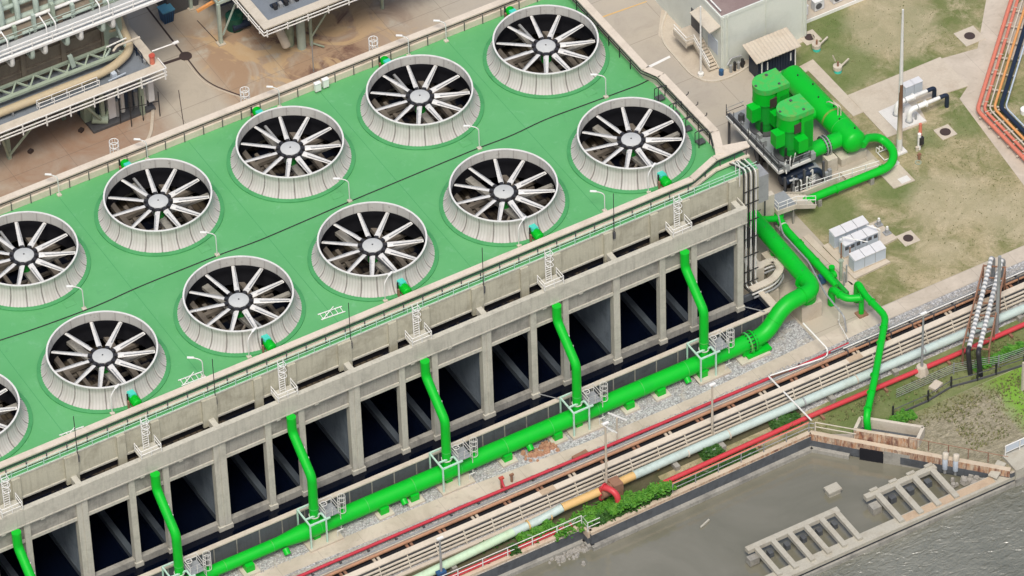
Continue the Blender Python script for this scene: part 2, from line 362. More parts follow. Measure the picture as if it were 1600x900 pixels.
    def prism(s, poly, z0, z1):
        n = len(poly); v = [(x, y, z0) for x, y in poly] + [(x, y, z1) for x, y in poly]
        f = [tuple(range(n))[::-1], tuple(range(n, 2 * n))] + [(i, (i + 1) % n, n + (i + 1) % n, n + i) for i in range(n)]
        return s.add(v, f)
    def sheet(s, poly, z): return s.add([(x, y, z) for x, y in poly], [tuple(range(len(poly)))])
    def build(s, name, mat, parent=None, smooth=True, label=None, origin=None):
        me = bpy.data.meshes.new(name)
        if parent is not None: o = ORG[parent.name]
        elif origin is not None: o = Vector(origin)
        elif s.v:
            xs = [v[0] for v in s.v]; ys = [v[1] for v in s.v]; zs = [v[2] for v in s.v]
            o = Vector(((min(xs) + max(xs)) / 2, (min(ys) + max(ys)) / 2, min(zs)))
        me.from_pydata([(v[0] - o[0], v[1] - o[1], v[2] - o[2]) for v in s.v], [], s.f); me.update()
        me.materials.append(M[mat] if isinstance(mat, str) else mat)
        if smooth:
            me.polygons.foreach_set('use_smooth', [True] * len(me.polygons)); me.set_sharp_from_angle(angle=radians(38))
        ob = bpy.data.objects.new(name, me); COL.objects.link(ob); ORG[ob.name] = Vector(o)
        if parent is not None: ob.parent = parent
        else: ob.location = o
        if label: ob['label'] = label
        return ob
def T(name, label, cat, loc, group=None):
    o = bpy.data.objects.new(name, None); COL.objects.link(o); o.location = loc; o.empty_display_size = .5
    o['label'] = label; o['category'] = cat
    if group: o['group'] = group
    ORG[o.name] = Vector(loc); return o
def tag(o, label, cat, group=None, kind=None):
    if kind: o['kind'] = kind
    if label: o['label'] = label
    if cat: o['category'] = cat
    if group: o['group'] = group
    return o
def struct(o): o['kind'] = 'structure'; return o
KIDS = {}
def dup(root, loc, label=None, rz=None):
    """copy of a thing with copies of its parts and sub-parts"""
    r = root.copy(); COL.objects.link(r); r.location = loc; ORG[r.name] = Vector(loc)
    if label: r['label'] = label
    if rz is not None: r.rotation_euler = (0, 0, rz)
    def rec(a, b):
        for ch in [o for o in SCN_OBJS() if o.parent == a]:
            c = ch.copy(); COL.objects.link(c); c.parent = b; rec(ch, c)
    rec(root, r); return r
def SCN_OBJS(): return list(COL.objects)
ORD = ['first', 'second', 'third', 'fourth', 'fifth', 'sixth', 'seventh', 'eighth', 'ninth', 'tenth', 'eleventh', 'twelfth', 'thirteenth', 'fourteenth']
# point on a horizontal plane seen at a spot of the photograph (survey helper for the plan of the site)
def G(px, py, z=0.0):
    d = RX * (px - 800) / 9252.78 + RY * (py - 450) / 9252.78 + RZ
    p = CP + d * ((z - CP.z) / d.z); return (p.x, p.y, z)
def railing(name, label, pts, h, mat, rails=(1.0, .5), sp=2.0, r=.035, cat='railing', group=None, post_r=None, posts=True):
    t = T(name, label, cat, pts[0], group)
    for k in rails: MB().tube([(p[0], p[1], p[2] + h * k) for p in pts], r, 6).build('rail', mat, t)
    proto = None
    if posts:
        for a, b in zip(pts, pts[1:]):
            a, b = Vector(a), Vector(b); n = max(1, round((b - a).length / sp))
            for i in range(n + (1 if tuple(b) == tuple(pts[-1]) else 0)):
                p = a.lerp(b, i / n)
                if proto is None:
                    proto = MB().bar(p, p + Vector((0, 0, h)), (post_r or r) * 2).build('post', mat, t); p0 = p
                else:
                    c = proto.copy(); COL.objects.link(c); c.parent = t; c.location = p - p0
    return t
# ================================================================== THE SETTING
def sheet(name, poly, z, mat):
    return struct(MB().sheet(poly, z).build(name, mat, smooth=False, origin=(0, 0, 0)))
g = MB(); base = [(-400, -25.75), (34.9, -25.75), (34.9, -26.85), (58.9, -26.45), (71.9, -40.25), (500, -38.0)]
struct(g.sheet(base + [(500, 500), (-400, 500)], 0).build('ground', 'yard', smooth=False, origin=(0, 0, 0)))
# bank face below the ground edge
b = MB()
for p, q in zip(base, base[1:]): b.quad((p[0], p[1], -4), (q[0], q[1], -4), (q[0], q[1], -.002), (p[0], p[1], -.002))
struct(b.build('bank', 'conc_dark', smooth=False, origin=(0, 0, 0)))
sheet('river', [(-400, -400), (500, -400), (500, -20), (-400, -20)], -1.62, 'river')
sheet('open_river', [(-400, -400), (500, -400), (500, -39.9), (73, -39.9), (-60, -39.9), (-400, -39.9)], -1.60, 'river2')
sheet('lawn', [(73.9, -15.1), (73.9, .6), (84.6, .6), (84.6, 21.2), (89.3, 21.4), (89.3, 80), (240, 80), (240, -15.1)], .008, 'lawn')
sheet('gravel', [(-60, -12.2), (66, -12.2), (66, -16.95), (-60, -16.95)], .008, 'gravel')
sheet('gravel_bed', [(-60, -17.1), (66.5, -17.1), (66.5, -17.0), (160, -16.6), (160, -26.3), (34.9, -26.3), (34.9, -25.7), (-60, -25.7)], .008, 'gravel')
sheet('walkway', [(-60, -14.95), (12, -15.1), (28, -15.4), (40, -16.15), (52, -16.3), (62, -15.9), (67, -15.6), (73.4, -15.2), (160, -15.0), (160, -16.7), (74, -16.9), (62, -17.5), (38, -17.75), (27, -17.15), (12, -16.6), (-60, -16.5)], .016, 'path')
sheet('river_meadow', [(62.5, -28.3), (70.0, -28.9), (82, -28.9), (160, -28.2), (160, -38), (72.1, -40.0), (61.7, -29.2)], .02, 'scrub')
sheet('grass_verge', [(44, -23.5), (60, -23.4), (160, -23.5), (160, -28.4), (70.0, -28.9), (62.6, -28.3), (58.8, -26.2), (44, -26.4)], .014, 'lawn')
sheet('pump_yard', [(64.5, .8), (84.9, .8), (84.9, 3.8), (84.4, 19.9), (64.5, 19.9)], .012, 'yard')
struct(MB().prism([(87.4, 4.8), (92.0, 4.7), (92.7, 7.6), (98.4, 7.0), (98.4, 12.1), (87.5, 12.1)], -.05, .10).build('valve_slab', 'slab'))
struct(MB().prism([(88.7, 5.1), (91.95, 4.8), (91.9, 8.5), (88.7, 8.4)], .1, .16).build('valve_pad', 'slabwhite'))
struct(MB().prism([(85.0, 18.2), (87.5, 18.5), (87.5, 9.2), (86.3, 9.2), (86.2, 17.3), (85.0, 17.2)], -.05, .07).build('narrow_path', 'slab'))
sheet('lawn_path', [(102.3, 11.3), (98.43, 11.9), (98.43, 7.1), (96.6, 5.9), (94.9, -8.0), (94.7, -15.0), (97.8, -15.0), (97.4, -3), (97.6, 3.0), (112, 17.4), (150, 55), (145, 62)], .022, 'path')
sheet('side_path', [G(1565, 30)[:2], G(1640, -40)[:2], G(1660, 0)[:2], G(1600, 85)[:2], G(1578, 96)[:2]], .018, 'path')
sheet('kerb_island', [(77.6, 31.5), (76.4, 29.8), (76.1, 26), (76.2, 22.6), (77.2, 21.0), (79.5, 20.7), (82.2, 21.3), (88.9, 21.3), (88.9, 21.9), (78.7, 33)], .018, 'slab')
sheet('soil_strip', [(-60, -22.35), (60, -22.35), (60, -23.6), (44, -24.9), (34.9, -25.6), (-60, -25.6)], .012, 'soil')
# kerbs
def kerb(name, pts, w_=.22, h=.13, mat='cream2'):
    k = MB(); 
    for p, q in zip(pts, pts[1:]): k.bar((p[0], p[1], h / 2), (q[0], q[1], h / 2), w_, h)
    return struct(k.build(name, mat))
def arc(cx, cy, r, a0, a1, n=16): return [(cx + r * cos(a0 + (a1 - a0) * k / n), cy + r * sin(a0 + (a1 - a0) * k / n)) for k in range(n + 1)]
kerb('kerb', [tuple(v[:2]) for v in fillet([(79.5, 33, 0), (76.2, 29.5, 0), (76.0, 22.6, 0), (77.1, 20.8, 0), (79.5, 20.5, 0), (82.3, 21.2, 0)], 2.2)], .2, .13)
kerb('yard_kerb', [tuple(v[:2]) for v in fillet([G(222, 138), G(240, 165), G(236, 212), G(220, 235)], 4)], .3, .12, 'slab')
kerb('lawn_kerb', [(73.4, -11.2), (73.1, -3)], .7, .1, 'slab')
# drains in the yard
def drain(name, pts, w_=.5):
    k = MB(); P = [Vector((p[0], p[1], 0)) for p in pts]
    L = []; Rr = []
    for i, p in enumerate(P):
        t = (P[min(i + 1, len(P) - 1)] - P[max(i - 1, 0)]).normalized(); nrm = Vector((-t.y, t.x, 0)) * w_ / 2; L.append(p + nrm); Rr.append(p - nrm)
    for i in range(len(P) - 1): k.quad((L[i].x, L[i].y, .012), (L[i + 1].x, L[i + 1].y, .012), (Rr[i + 1].x, Rr[i + 1].y, .012), (Rr[i].x, Rr[i].y, .012))
    return struct(k.build(name, 'iron', smooth=False, origin=(0, 0, 0)))
drain('drain_channel', [G(222, 2), G(287, 86)], .2); drain('drain_channel', [G(246, 103), G(285, 90)], .4)
drain('drain_channel', fillet([G(293, 92), G(322, 130), G(395, 156)], 6), .16)
kerb('drain_edge', [tuple(v[:2]) for v in fillet([G(290, 95), G(318, 132), G(388, 156)], 6)], .12, .05, 'slab')
drain('drain_channel', [G(308, 32), G(344, 70)], .1)
drain('drain_channel', [G(279, 141), G(287, 195)], .08)
# painted yard markings
sheet('painted_line', [G(1013, 103)[:2], G(1046, 87)[:2], G(1048, 90)[:2], G(1016, 106)[:2]], .02, 'white2')
sheet('painted_line', [G(940, 26)[:2], G(1010, 2)[:2], G(1011, 3)[:2], G(941, 28)[:2]], .02, 'ochre')
struct(MB().prism([G(1326, 440)[:2], G(1343, 452)[:2], G(1330, 463)[:2], G(1312, 450)[:2]], 0, .1).build('paving', 'slab'))

# --- black sheet painting the shade of a trench beside the pipe corridor
sheet('trench_shade', [(-60, -18.72), (88, -18.78), (88, -20.6), (-60, -20.6)], .03, 'void')

# ================================================================== COOLING TOWER
XB = [61.4, 47.9, 34.0, 20.1, 6.2, -7.7, -21.6, -35.5]
DZ = 17.0
tower = T('cooling_tower', 'long concrete cooling tower with a green deck and dark open bays along its foot', 'cooling tower', (20, -8, 0))
XF = [-13.92, 0, 13.92, 27.85, 41.77, 55.53]
FANS = [(x, 0.0) for x in XF] + [(x, 15.72) for x in XF]
d = MB(); HS = 6.35
def deck_quad(x0, y0, x1, y1): d.quad((x0, y0, DZ), (x1, y0, DZ), (x1, y1, DZ), (x0, y1, DZ))
X0, X1, Y0, Y1 = -36.0, 62.25, -8.3, 23.2
deck_quad(X0, Y0, X1, -HS); deck_quad(X0, HS, X1, 15.72 - HS); deck_quad(X0, 15.72 + HS, X1, Y1)
deck_quad(X1, Y0, 64.3, -5.0)
for yc in (0.0, 15.72):
    ed = [X0] + [e for x in XF for e in (x - HS, x + HS)] + [X1]
    for a, b2 in zip(ed[::2], ed[1::2]): deck_quad(a, yc - HS, b2, yc + HS)
    for x in XF:
        n = 64; vs = []
        for k in range(n):
            a = 2 * pi * k / n; c_, s_ = cos(a), sin(a); q = HS / max(abs(c_), abs(s_)); vs += [(x + 5.35 * c_, yc + 5.35 * s_, DZ), (x + q * c_, yc + q * s_, DZ)]
        fs = []
        for k in range(n):
            j = (k + 1) % n; fs.append((2 * k, 2 * k + 1, 2 * j + 1, 2 * j))
        d.add(vs, fs)
        # corners of the square
        for sx in (-1, 1):
            for sy in (-1, 1): pass
dk_ = d.build('deck', 'deck', tower, smooth=False)
for k in range(-2, 5):
    x = 6.96 + 13.92 * k
    MB().quad((x - .03, Y0 + .1, DZ + .004), (x + .03, Y0 + .1, DZ + .004), (x + .03, Y1 - .1, DZ + .004), (x - .03, Y1 - .1, DZ + .004)).build('deck_joint', 'curb', dk_, smooth=False)
# front wall under the deck edge
wl = MB(); wl.box(-36, -8.3, 14.1, 61.9, -8.0, 16.98); wl.build('upper_wall', 'conc', tower)
lg = MB(); lg.box(-36, -8.42, 14.1, 61.9, -8.3, 14.28); lg.box(-36, -8.36, 16.86, 62.0, -8.0, 16.985); lg.build('wall_ledge', 'conc_col', tower)
et = MB(); et.box(61.9, -8.4, 0, 62.25, 23.2, 16.97); et.box(62.25, -8.4, 12.0, 64.3, -5.0, 16.97); et.build('end_wall', 'conc', tower)
MB().box(-36, 23.2, 0, 62.25, 23.5, 17.0).build('rear_wall', 'conc', tower)
def cols(i):
    r = XB[i]; l = XB[i + 1]; return [(l + 4.98, .62), (l + 8.42, .62)]
members = []
for i in range(7):
    members += [(x, w_) for x, w_ in cols(i)]
members += [(61.4, .66), (47.9, .68), (34.0, 1.0), (20.1, 1.15), (6.2, 1.25), (-7.7, 1.1), (-21.6, 1.1)]
for x, w_ in members:
    if x < -26: continue
    big = w_ > .9
    c = MB(); c.box(x - w_ / 2, -9.9, 2.0, x + w_ / 2, -9.25, 12.9)
    if big: c.box(x - .05, -9.96, 2.0, x + w_ / 2 - .06, -9.9, 12.85)
    cb = c.build('column', 'conc_col', tower)
    f = MB(); f.box(x - w_ / 2 - .1, -10.05, 1.35, x + w_ / 2 + .1, -9.15, 2.0); f.build('footing', 'conc_col', cb)
    p = MB(); p.box(x - w_ / 2 - .1, -8.55, 13.1 if not big else 13.6, x + w_ / 2 + .1, -8.3, 16.86)
    p.build('pilaster', 'conc', tower)
MB().box(-36, -10.12, 12.75, 62.0, -9.6, 14.5).build('front_beam', 'conc_col', tower)
MB().box(-36, -10.17, 12.62, 62.0, -9.62, 12.75).build('beam_lip', 'conc_col', tower)
for x in XB[:-1]:
    MB().box(x - .25, -9.6, 13.6, x + .3, -8.3, 14.42).build('cross_stub', 'conc_col', tower)
MB().box(61.9, -9.6, 12.75, 62.02, -8.4, 14.5).build('end_beam', 'conc_col', tower)
MB().box(-36, -9.68, 10.3, 61.6, -9.45, 12.9).build('bay_panel', 'conc_grey', tower)
MB().box(-36, -9.82, 10.2, 61.6, -9.4, 10.55).build('lintel', 'conc_col', tower)
MB().box(-36, -9.72, 1.45, 61.4, -9.2, 2.25).build('foot_beam', 'conc_grey', tower)
# inside: cross walls, floor beams, fill deck, back wall; shade put into their dark colours
for x in XB:
    MB().box(x - .18, -9.25, 1.3, x + .18, 7.9, 12.9).build('cross_wall', 'conc_shade', tower)
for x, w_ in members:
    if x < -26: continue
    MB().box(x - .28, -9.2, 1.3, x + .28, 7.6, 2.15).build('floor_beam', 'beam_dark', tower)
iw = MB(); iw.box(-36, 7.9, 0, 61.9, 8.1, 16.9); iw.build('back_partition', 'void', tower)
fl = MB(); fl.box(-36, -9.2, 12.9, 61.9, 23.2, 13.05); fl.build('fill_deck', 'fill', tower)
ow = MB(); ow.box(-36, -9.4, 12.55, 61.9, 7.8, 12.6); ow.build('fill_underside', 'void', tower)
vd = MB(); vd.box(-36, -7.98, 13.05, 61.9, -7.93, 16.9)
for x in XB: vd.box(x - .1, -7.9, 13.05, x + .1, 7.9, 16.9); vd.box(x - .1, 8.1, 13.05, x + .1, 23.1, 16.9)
vd.build('plenum_shade_lining', 'void', tower)  # near-black sheets colouring the shade behind the wall slit
# girders visible through the fan openings
for x, y in FANS:
    gd = MB()
    for dx in (-2.6, 2.6): gd.box(x + dx - .25, y - 6.5, 15.2, x + dx + .25, y + 6.5, 15.7)
    for dy in (-3.3, 3.3): gd.box(x - 6.5, y + dy - .2, 14.6, x + 6.5, y + dy + .2, 15.0)
    gd.build('girder', 'girder', tower)
# basin
basin = T('basin_wall', 'low dark concrete basin wall with a pale coping around the black water', 'basin wall', (20, -12, 0))
c = MB(); c.box(-60, -12.12, 0, 64.1, -11.78, 2.18); c.box(63.75, -11.78, 0, 64.1, -9.2, 2.18); c.box(62.0, -9.2, 0, 64.1, -8.9, 2.18); c.build('wall', 'conc_dark', basin)
c = MB(); c.box(-60, -12.2, 2.18, 64.2, -11.7, 2.32); c.box(63.65, -11.7, 2.18, 64.2, -9.1, 2.32); c.build('coping', 'cream2', basin)
for k in range(38):
    x = 62.5 - k * 2.35
    MB().box(x - .05, -12.17, .3, x + .05, -12.12, 2.1).build('wall_rib', 'conc_grey', basin)
sheet('basin_water', [(-60, -11.78), (63.75, -11.78), (63.75, -9.2), (61.9, -9.2), (61.9, 7.9), (-60, 7.9)], 1.5, 'bwater')
for i, x in enumerate((61.6, 34.3)):
    pass
for i, x in enumerate((61.7, 39.2)):
    tag(MB().tube([(x, -9.95, 1.9), (x + 1.0, -12.1, 2.5)], .05, 6).build('strut_rod', 'grey'), ('thin steel rod from the corner column to the coping at the right basin end', 'thin steel rod from a column foot to the coping behind the main pipe')[i], 'rod')

# --- edge fittings on the deck
capn = T('cable_tray', 'wide cream cable tray running along the front edge of the green deck', 'cable tray', (20, -7.4, DZ))
fp = [(-36, -7.42, 18.15), (57.6, -7.42, 18.15), (60.9, -6.1, 18.15), (64.6, -6.05, 18.15)]
MB().path(fp, .66, .14).build('cover', 'cream', capn)
MB().path([(p[0], p[1] - .52, 18.12) for p in fp], .07, .07).build('handrail', 'black', capn)
MB().path([(-36, -7.74, 17.36), (57.4, -7.74, 17.36), (60.6, -6.75, 17.36), (64.3, -6.65, 17.36)], .36, .2).build('lower_tray', 'cream', capn)
x = -34.0
while x < 58:
    MB().box(x - .035, -7.98, DZ, x + .035, -7.9, 18.1).build('bracket', 'darkgrey', capn); x += 2.02
for x, y in ((59.2, -7.2), (61.2, -6.6), (62.8, -6.55), (64.1, -6.55)):
    MB().box(x - .04, y - .04, DZ, x + .04, y + .04, 18.1).build('bracket', 'darkgrey', capn)
railing('edge_rail', 'thin pale railing along the outer front edge of the green deck', [(-36, -8.28, DZ), (62.2, -8.28, DZ), (64.2, -8.2, DZ)], .8, 'mint', (.55, 1.0, .02), 1.62, .028)
# back parapet
bp_ = T('parapet', 'cream parapet and cable tray along the rear edge of the green deck', 'parapet', (20, 23.5, DZ))
MB().path([(-36, 23.75, 18.2), (61.5, 23.75, 18.2)], .72, .14).build('cover', 'cream', bp_)
MB().box(-36, 23.2, DZ + .02, 61.6, 23.42, 17.72).build('kerb_wall', 'cream', bp_)
MB().box(-36, 23.5, DZ, 61.6, 23.6, 18.13).build('backing', 'cream', bp_)
MB().path([(-36, 23.3, 18.12), (61.6, 23.3, 18.12)], .07, .07).build('handrail', 'black', bp_)
x = -34.0
while x < 61:
    MB().box(x - .03, 23.1, DZ, x + .03, 23.18, 18.1).build('bracket', 'darkgrey', bp_); x += 2.02
# right hand parapet
rp = T('parapet', 'cream topped parapet with black handrails along the right end of the deck', 'parapet', (62, 10, DZ))
pp = [(62.0, 24.1, 18.2), (62.0, 8.1, 18.2), (62.75, 6.5, 18.2), (62.85, -3.0, 18.2), (62.2, -4.6, 18.2), (61.6, -5.9, 18.2)]
MB().path(pp, .8, .14).build('cover', 'cream', rp)
pw = [(61.95, 24.0, 17.5), (61.95, 8.2, 17.5), (62.6, 6.5, 17.5), (62.7, -3.0, 17.5), (62.1, -4.5, 17.5)]
MB().path(pw, .2, 1.0).build('wall', 'cream2', rp)
for dz in (0, -.35): MB().path([(p[0] - .55, p[1], 18.25 + dz) for p in pp[:5]], .07, .07).build('handrail', 'black', rp)
for y in (22, 20, 18, 16, 14, 12, 10): MB().bar((61.45, y, DZ), (61.45, y, 18.25), .07).build('bracket', 'black', rp)
for y in (5, 3, 1, -1, -3): MB().bar((62.25, y, DZ), (62.25, y, 18.25), .07).build('bracket', 'black', rp)
cc = MB(); cc.path([(64.6, -6.05, 18.14), (61.9, -5.3, 18.14)], .9, .12); cc.build('corner_slab', 'cream', rp)
for i, (x, y) in enumerate(((61.4, 4.3), (61.4, 1.6), (61.3, -.8), (61.4, -3.0))):
    t = T('step_frame', 'black pipe step frame beside the right parapet, %s from the jog' % ORD[i], 'step frame', (x, y, DZ), 'black step frames by the parapet')
    MB().tube([(x - .3, y, DZ), (x - .3, y, 19.0), (x + .6, y, 19.0), (x + .6, y, 18.2)], .05, 6, bend=.15).build('hoop', 'black', t)
    MB().tube([(x - .3, y + .7, DZ), (x - .3, y + .7, 18.4), (x + .6, y + .7, 18.4)], .045, 6, bend=.12).build('hoop', 'black', t)
    MB().box(x - .3, y, 17.35, x + .5, y + .7, 17.42).build('tread', 'darkgrey', t)
# ================================================================== FANS
def make_fan(x, y, label, group, mdir):
    t = T('cooling_fan', label, 'cooling fan', (x, y, DZ), group)
    n = 264
    flute = lambda a, z: (.06 * abs(sin(a * 55)) - .03 * (abs(sin(a * 11)) < .09)) * max(0, min(1, (DZ + 1.75 - z) / .5)) * min(1, (z - DZ) / .15)
    prof = [(5.8, DZ + .06), (5.62, DZ + .17), (5.36, DZ + .38), (5.16, DZ + .68), (5.02, DZ + 1.05), (4.95, DZ + 1.45), (4.93, DZ + 1.74), (4.96, DZ + 1.8), (5.0, DZ + 2.2)]
    st = MB().lathe(x, y, prof, n, flute).build('stack', 'stack', t)
    inn = [(5.0 - .07, DZ + 2.19), (4.9, DZ + 1.75), (4.86, DZ + 1.25)]
    MB().lathe(x, y, inn, 96).build('inner_wall', 'stack_in', st)
    MB().lathe(x, y, [(4.86, DZ + 1.249), (4.95, DZ + .7), (5.2, DZ + .2), (5.3, DZ - .5), (5.34, DZ - 1.5)], 96).build('throat', 'void', st)  # lower skirt coloured near-black for the shade down the stack
    MB().lathe(x, y, [(4.9, DZ + 2.18), (5.06, DZ + 2.18), (5.06, DZ + 2.27), (4.9, DZ + 2.27)], 96, closed=True).build('rim', 'white', st)
    MB().lathe(x, y, [(5.6, DZ + .003), (6.04, DZ + .003), (6.04, DZ + .13), (5.92, DZ + .17), (5.6, DZ + .17)], 96, closed=True).build('curb', 'curb', t)
    h = MB(); h.lathe(x, y, [(.02, DZ + 1.52), (.86, DZ + 1.5), (.93, DZ + 1.46), (.95, DZ + 1.3)], 40); h.cyl(x, y, DZ + 1.505, DZ + 1.56, .09, 10)
    hb = MB(); hb.lathe(x, y, [(.3, DZ + 1.38), (1.1, DZ + 1.36), (1.13, DZ + 1.1), (.5, DZ + 1.05)], 40)
    for k in range(11):
        a = 2 * pi * k / 11; hb.obox(x + 1.15 * cos(a), y + 1.15 * sin(a), DZ + 1.12, DZ + 1.42, .42, .34, a)
    hub = hb.build('hub', 'black', t); h.build('hub_cap', 'disc', hub)
    cp = MB(); cp.cyl(x, y, DZ + 1.535, DZ + 1.57, .08, 10); cp.build('hub_bolt', 'black', hub)
    # blades with a slight pitch
    for k in range(11):
        a = 2 * pi * k / 11
        vs = []; L0, L1 = 1.35, 4.72
        ca, sa = cos(a), sin(a)
        prof2 = [(-.5, -.02), (-.3, .05), (.05, .075), (.5, .02), (.05, -.04)]
        for i in range(7):
            f = i / 6; r = L0 + (L1 - L0) * f; c_ = .54 * (1 - f) + .34 * f; tw = radians(13 - 7 * f)
            for u, v in prof2:
                px, pz = u * c_, v * (1.3 - f * .5); qx = px * cos(tw) - pz * sin(tw); qz = px * sin(tw) + pz * cos(tw)
                vs.append((x + r * ca - qx * sa, y + r * sa + qx * ca, DZ + 1.3 + qz))
        m_ = 5; fs = [tuple(range(m_))[::-1], tuple(range(6 * m_, 7 * m_))]
        for i in range(6):
            for j in range(m_): fs.append((i * m_ + j, i * m_ + (j + 1) % m_, (i + 1) * m_ + (j + 1) % m_, (i + 1) * m_ + j))
        bl_ = MB().add(vs, fs).build('blade', 'blade', t)
        e = MB(); r0, r1 = 1.9, 4.6; o_ = -.13; e.bar((x + r0 * ca - o_ * sa, y + r0 * sa + o_ * ca, DZ + 1.385), (x + r1 * ca - (o_ * .7) * sa, y + r1 * sa + (o_ * .7) * ca, DZ + 1.35), .09, .04); e.build('edge_strip', 'grey', bl_)
    # drive shaft and its girder
    sx, sy = mdir
    s_ = MB(); s_.bar((x, y, DZ + .35), (x + 5.2 * sx, y + 5.2 * sy, DZ + .35), .22); s_.build('drive_shaft', 'grey', t)
    s_ = MB(); s_.bar((x - 5.2 * sx, y - 5.2 * sy, DZ - .5), (x + 5.2 * sx, y + 5.2 * sy, DZ - .5), .7, .35); s_.build('support_beam', 'conc_grey', t)
    s_ = MB(); s_.bar((x, y, DZ - .3), (x + 5.2, y, DZ - .3), .45, .3); s_.bar((x + 2.6, y - 6, DZ - 1.6), (x + 2.6, y + 6, DZ - 1.6), .3, .3); s_.build('cross_beam', 'conc_grey', t)
    s_ = MB()
    for q in (-3.6, -1.2, 3.9): s_.bar((x + q, y - 5, DZ - 2.6), (x + q, y + 5, DZ - 2.6), .35, .3)
    for q in (-3.0, 1.0, 3.2): s_.bar((x - 5, y + q, DZ - 2.9), (x + 5, y + q, DZ - 2.9), .3, .3)
    s_.bar((x - 3.6, y - 3.4, DZ - 2.2), (x + .2, y - 1.0, DZ - .6), .2); s_.bar((x + .8, y - 3.6, DZ - 2.2), (x + .2, y - .6, DZ - .6), .25)
    s_.build('lower_framing', 'girder', t)
    gb = MB(); gb.cyl(x, y, DZ - .4, DZ + 1.1, .5, 16); gb.build('gearbox', 'green_dark', t)
    return t
names = {}
protoB = protoA = None
FN = []
for i, x in enumerate(XF):
    lb = ('partly visible ribbed grey fan at the left picture edge in the front row' if i == 0 else
          '%s complete white-bladed fan from the left in the front row' % ORD[i - 1] if i < 5 else 'rightmost white-bladed fan of the front row, beside the bent cable tray')
    if protoB is None: protoB = make_fan(x, 0.0, lb, 'fans in the front row', (0.17, -.985)); f = protoB
    else: f = dup(protoB, (x, 0, DZ), lb)
    f.rotation_euler[2] = 0
    FN.append(f)
for i, x in enumerate(XF[1:]):
    lb = ('white-bladed fan cut by the left picture edge in the back row' if i == 0 else
          '%s white-bladed fan from the left in the back row' % ORD[i] if i < 4 else 'topmost rightmost fan of the back row in the corner of the deck')
    if protoA is None: protoA = make_fan(x, 15.72, lb, 'fans in the back row', (-.0, .9999)); f = protoA
    else: f = dup(protoA, (x, 15.72, DZ), lb)
    FN.append(f)
# set each rotor at its own angle: blades and hub turn together
def blades_of(f): return [o for o in f.children if o.name.startswith('blade')]
PH = {0: 0.3, 1: .30, 2: .08, 3: .33, 4: .13, 5: .1, 6: .2, 7: .3, 8: .24, 9: .28, 10: .34}
for k, f in enumerate(FN):
    for o in blades_of(f): o.rotation_euler = (0, 0, PH[k] * 2 * pi / 11 * 1.0)
    for o in f.children:
        if o.name.startswith('hub'): o.rotation_euler = (0, 0, PH[k] * 2 * pi / 11)

# ================================================================== FAN MOTORS
def fan_motor(x, y, front, label):
    t = T('fan_motor', label, 'fan motor', (x, y, DZ), 'green fan motors at the front edge' if front else 'green fan motors at the rear edge')
    s_ = -1 if front else 1
    MB().box(x - .35, y - .8, DZ + .003, x + .35, y + .6, DZ + .3).build('plinth', 'rust', t)
    b_ = MB(); b_.tube([(x, y - .55, DZ + .75), (x, y + .5, DZ + .75)], .42, 14, dome=.3)
    for k in range(6): b_.tube([(x, y - .45 + k * .16, DZ + .75), (x, y - .41 + k * .16, DZ + .75)], .47, 14)
    b_.build('motor_body', 'pipe', t)
    hd = MB(); y0 = y + (.5 if front else -.5)
    hd.add([(x - .42, y0 - .35, DZ + .5), (x + .42, y0 - .35, DZ + .5), (x + .42, y0 + .55, DZ + .5), (x - .42, y0 + .55, DZ + .5), (x - .3, y0 - .3, DZ + 1.3), (x + .3, y0 - .3, DZ + 1.3), (x + .3, y0 + .45, DZ + 1.2), (x - .3, y0 + .45, DZ + 1.2)],
           [(0, 3, 2, 1), (4, 5, 6, 7), (0, 1, 5, 4), (1, 2, 6, 5), (2, 3, 7, 6), (3, 0, 4, 7)])
    hd.build('hood', 'teal', t)
    MB().box(x - .75, y - .15, DZ, x - .6, y + .05, DZ + 1.0).build('switch_box', 'rust', t)
    MB().tube([(x - .55, y + .3, DZ + .02), (x - .55, y + .3, DZ + 1.5)], .09, 8).build('vent_pipe', 'black', t)
    return t
for i, x in enumerate((0.1, 13.8, 27.85, 41.8, 55.6)):
    lb = '%s green motor with turquoise hood from the left on the front deck edge' % ORD[i]
    if i == 0: fm = fan_motor(x, -5.95, True, lb)
    else: dup(fm, (x, -5.95, DZ), lb)
for i, x in enumerate((14.0, 28.0, 41.8, 55.6)):
    lb = '%s green motor with a pale hood from the left along the rear parapet' % ORD[i]
    if i == 0: fm = fan_motor(x, 22.35, False, lb)
    else: dup(fm, (x, 22.35, DZ), lb)

# ================================================================== DECK FITTINGS
def lamp(x, y, label, group, h=2.6, d=(-.55, .35)):
    t = T('deck_lamp', label, 'lamp post', (x, y, DZ), group)
    MB().box(x - .2, y - .2, DZ + .003, x + .2, y + .2, DZ + .14).build('base', 'cream2', t)
    MB().tube([(x, y, DZ + .1), (x, y, DZ + h), (x + d[0] * 1.4, y + d[1] * 1.4, DZ + h + .25)], .05, 8, bend=.5).build('pole', 'white', t)
    q = MB(); q.obox(x + d[0] * 1.7, y + d[1] * 1.7, DZ + h + .2, DZ + h + .28, .6, .2, atan2(d[1], d[0])); q.build('lamp_head', 'white2', t)
    return t
for i, x in enumerate((2.0, 15.75, 29.7, 43.6, 57.4)):
    lb = '%s white curved deck lamp from the left standing between the two fan rows' % ORD[i]
    if i == 0: lp = lamp(x, 7.75, lb, 'deck lamps in the middle')
    else: dup(lp, (x, 7.75, DZ), lb)
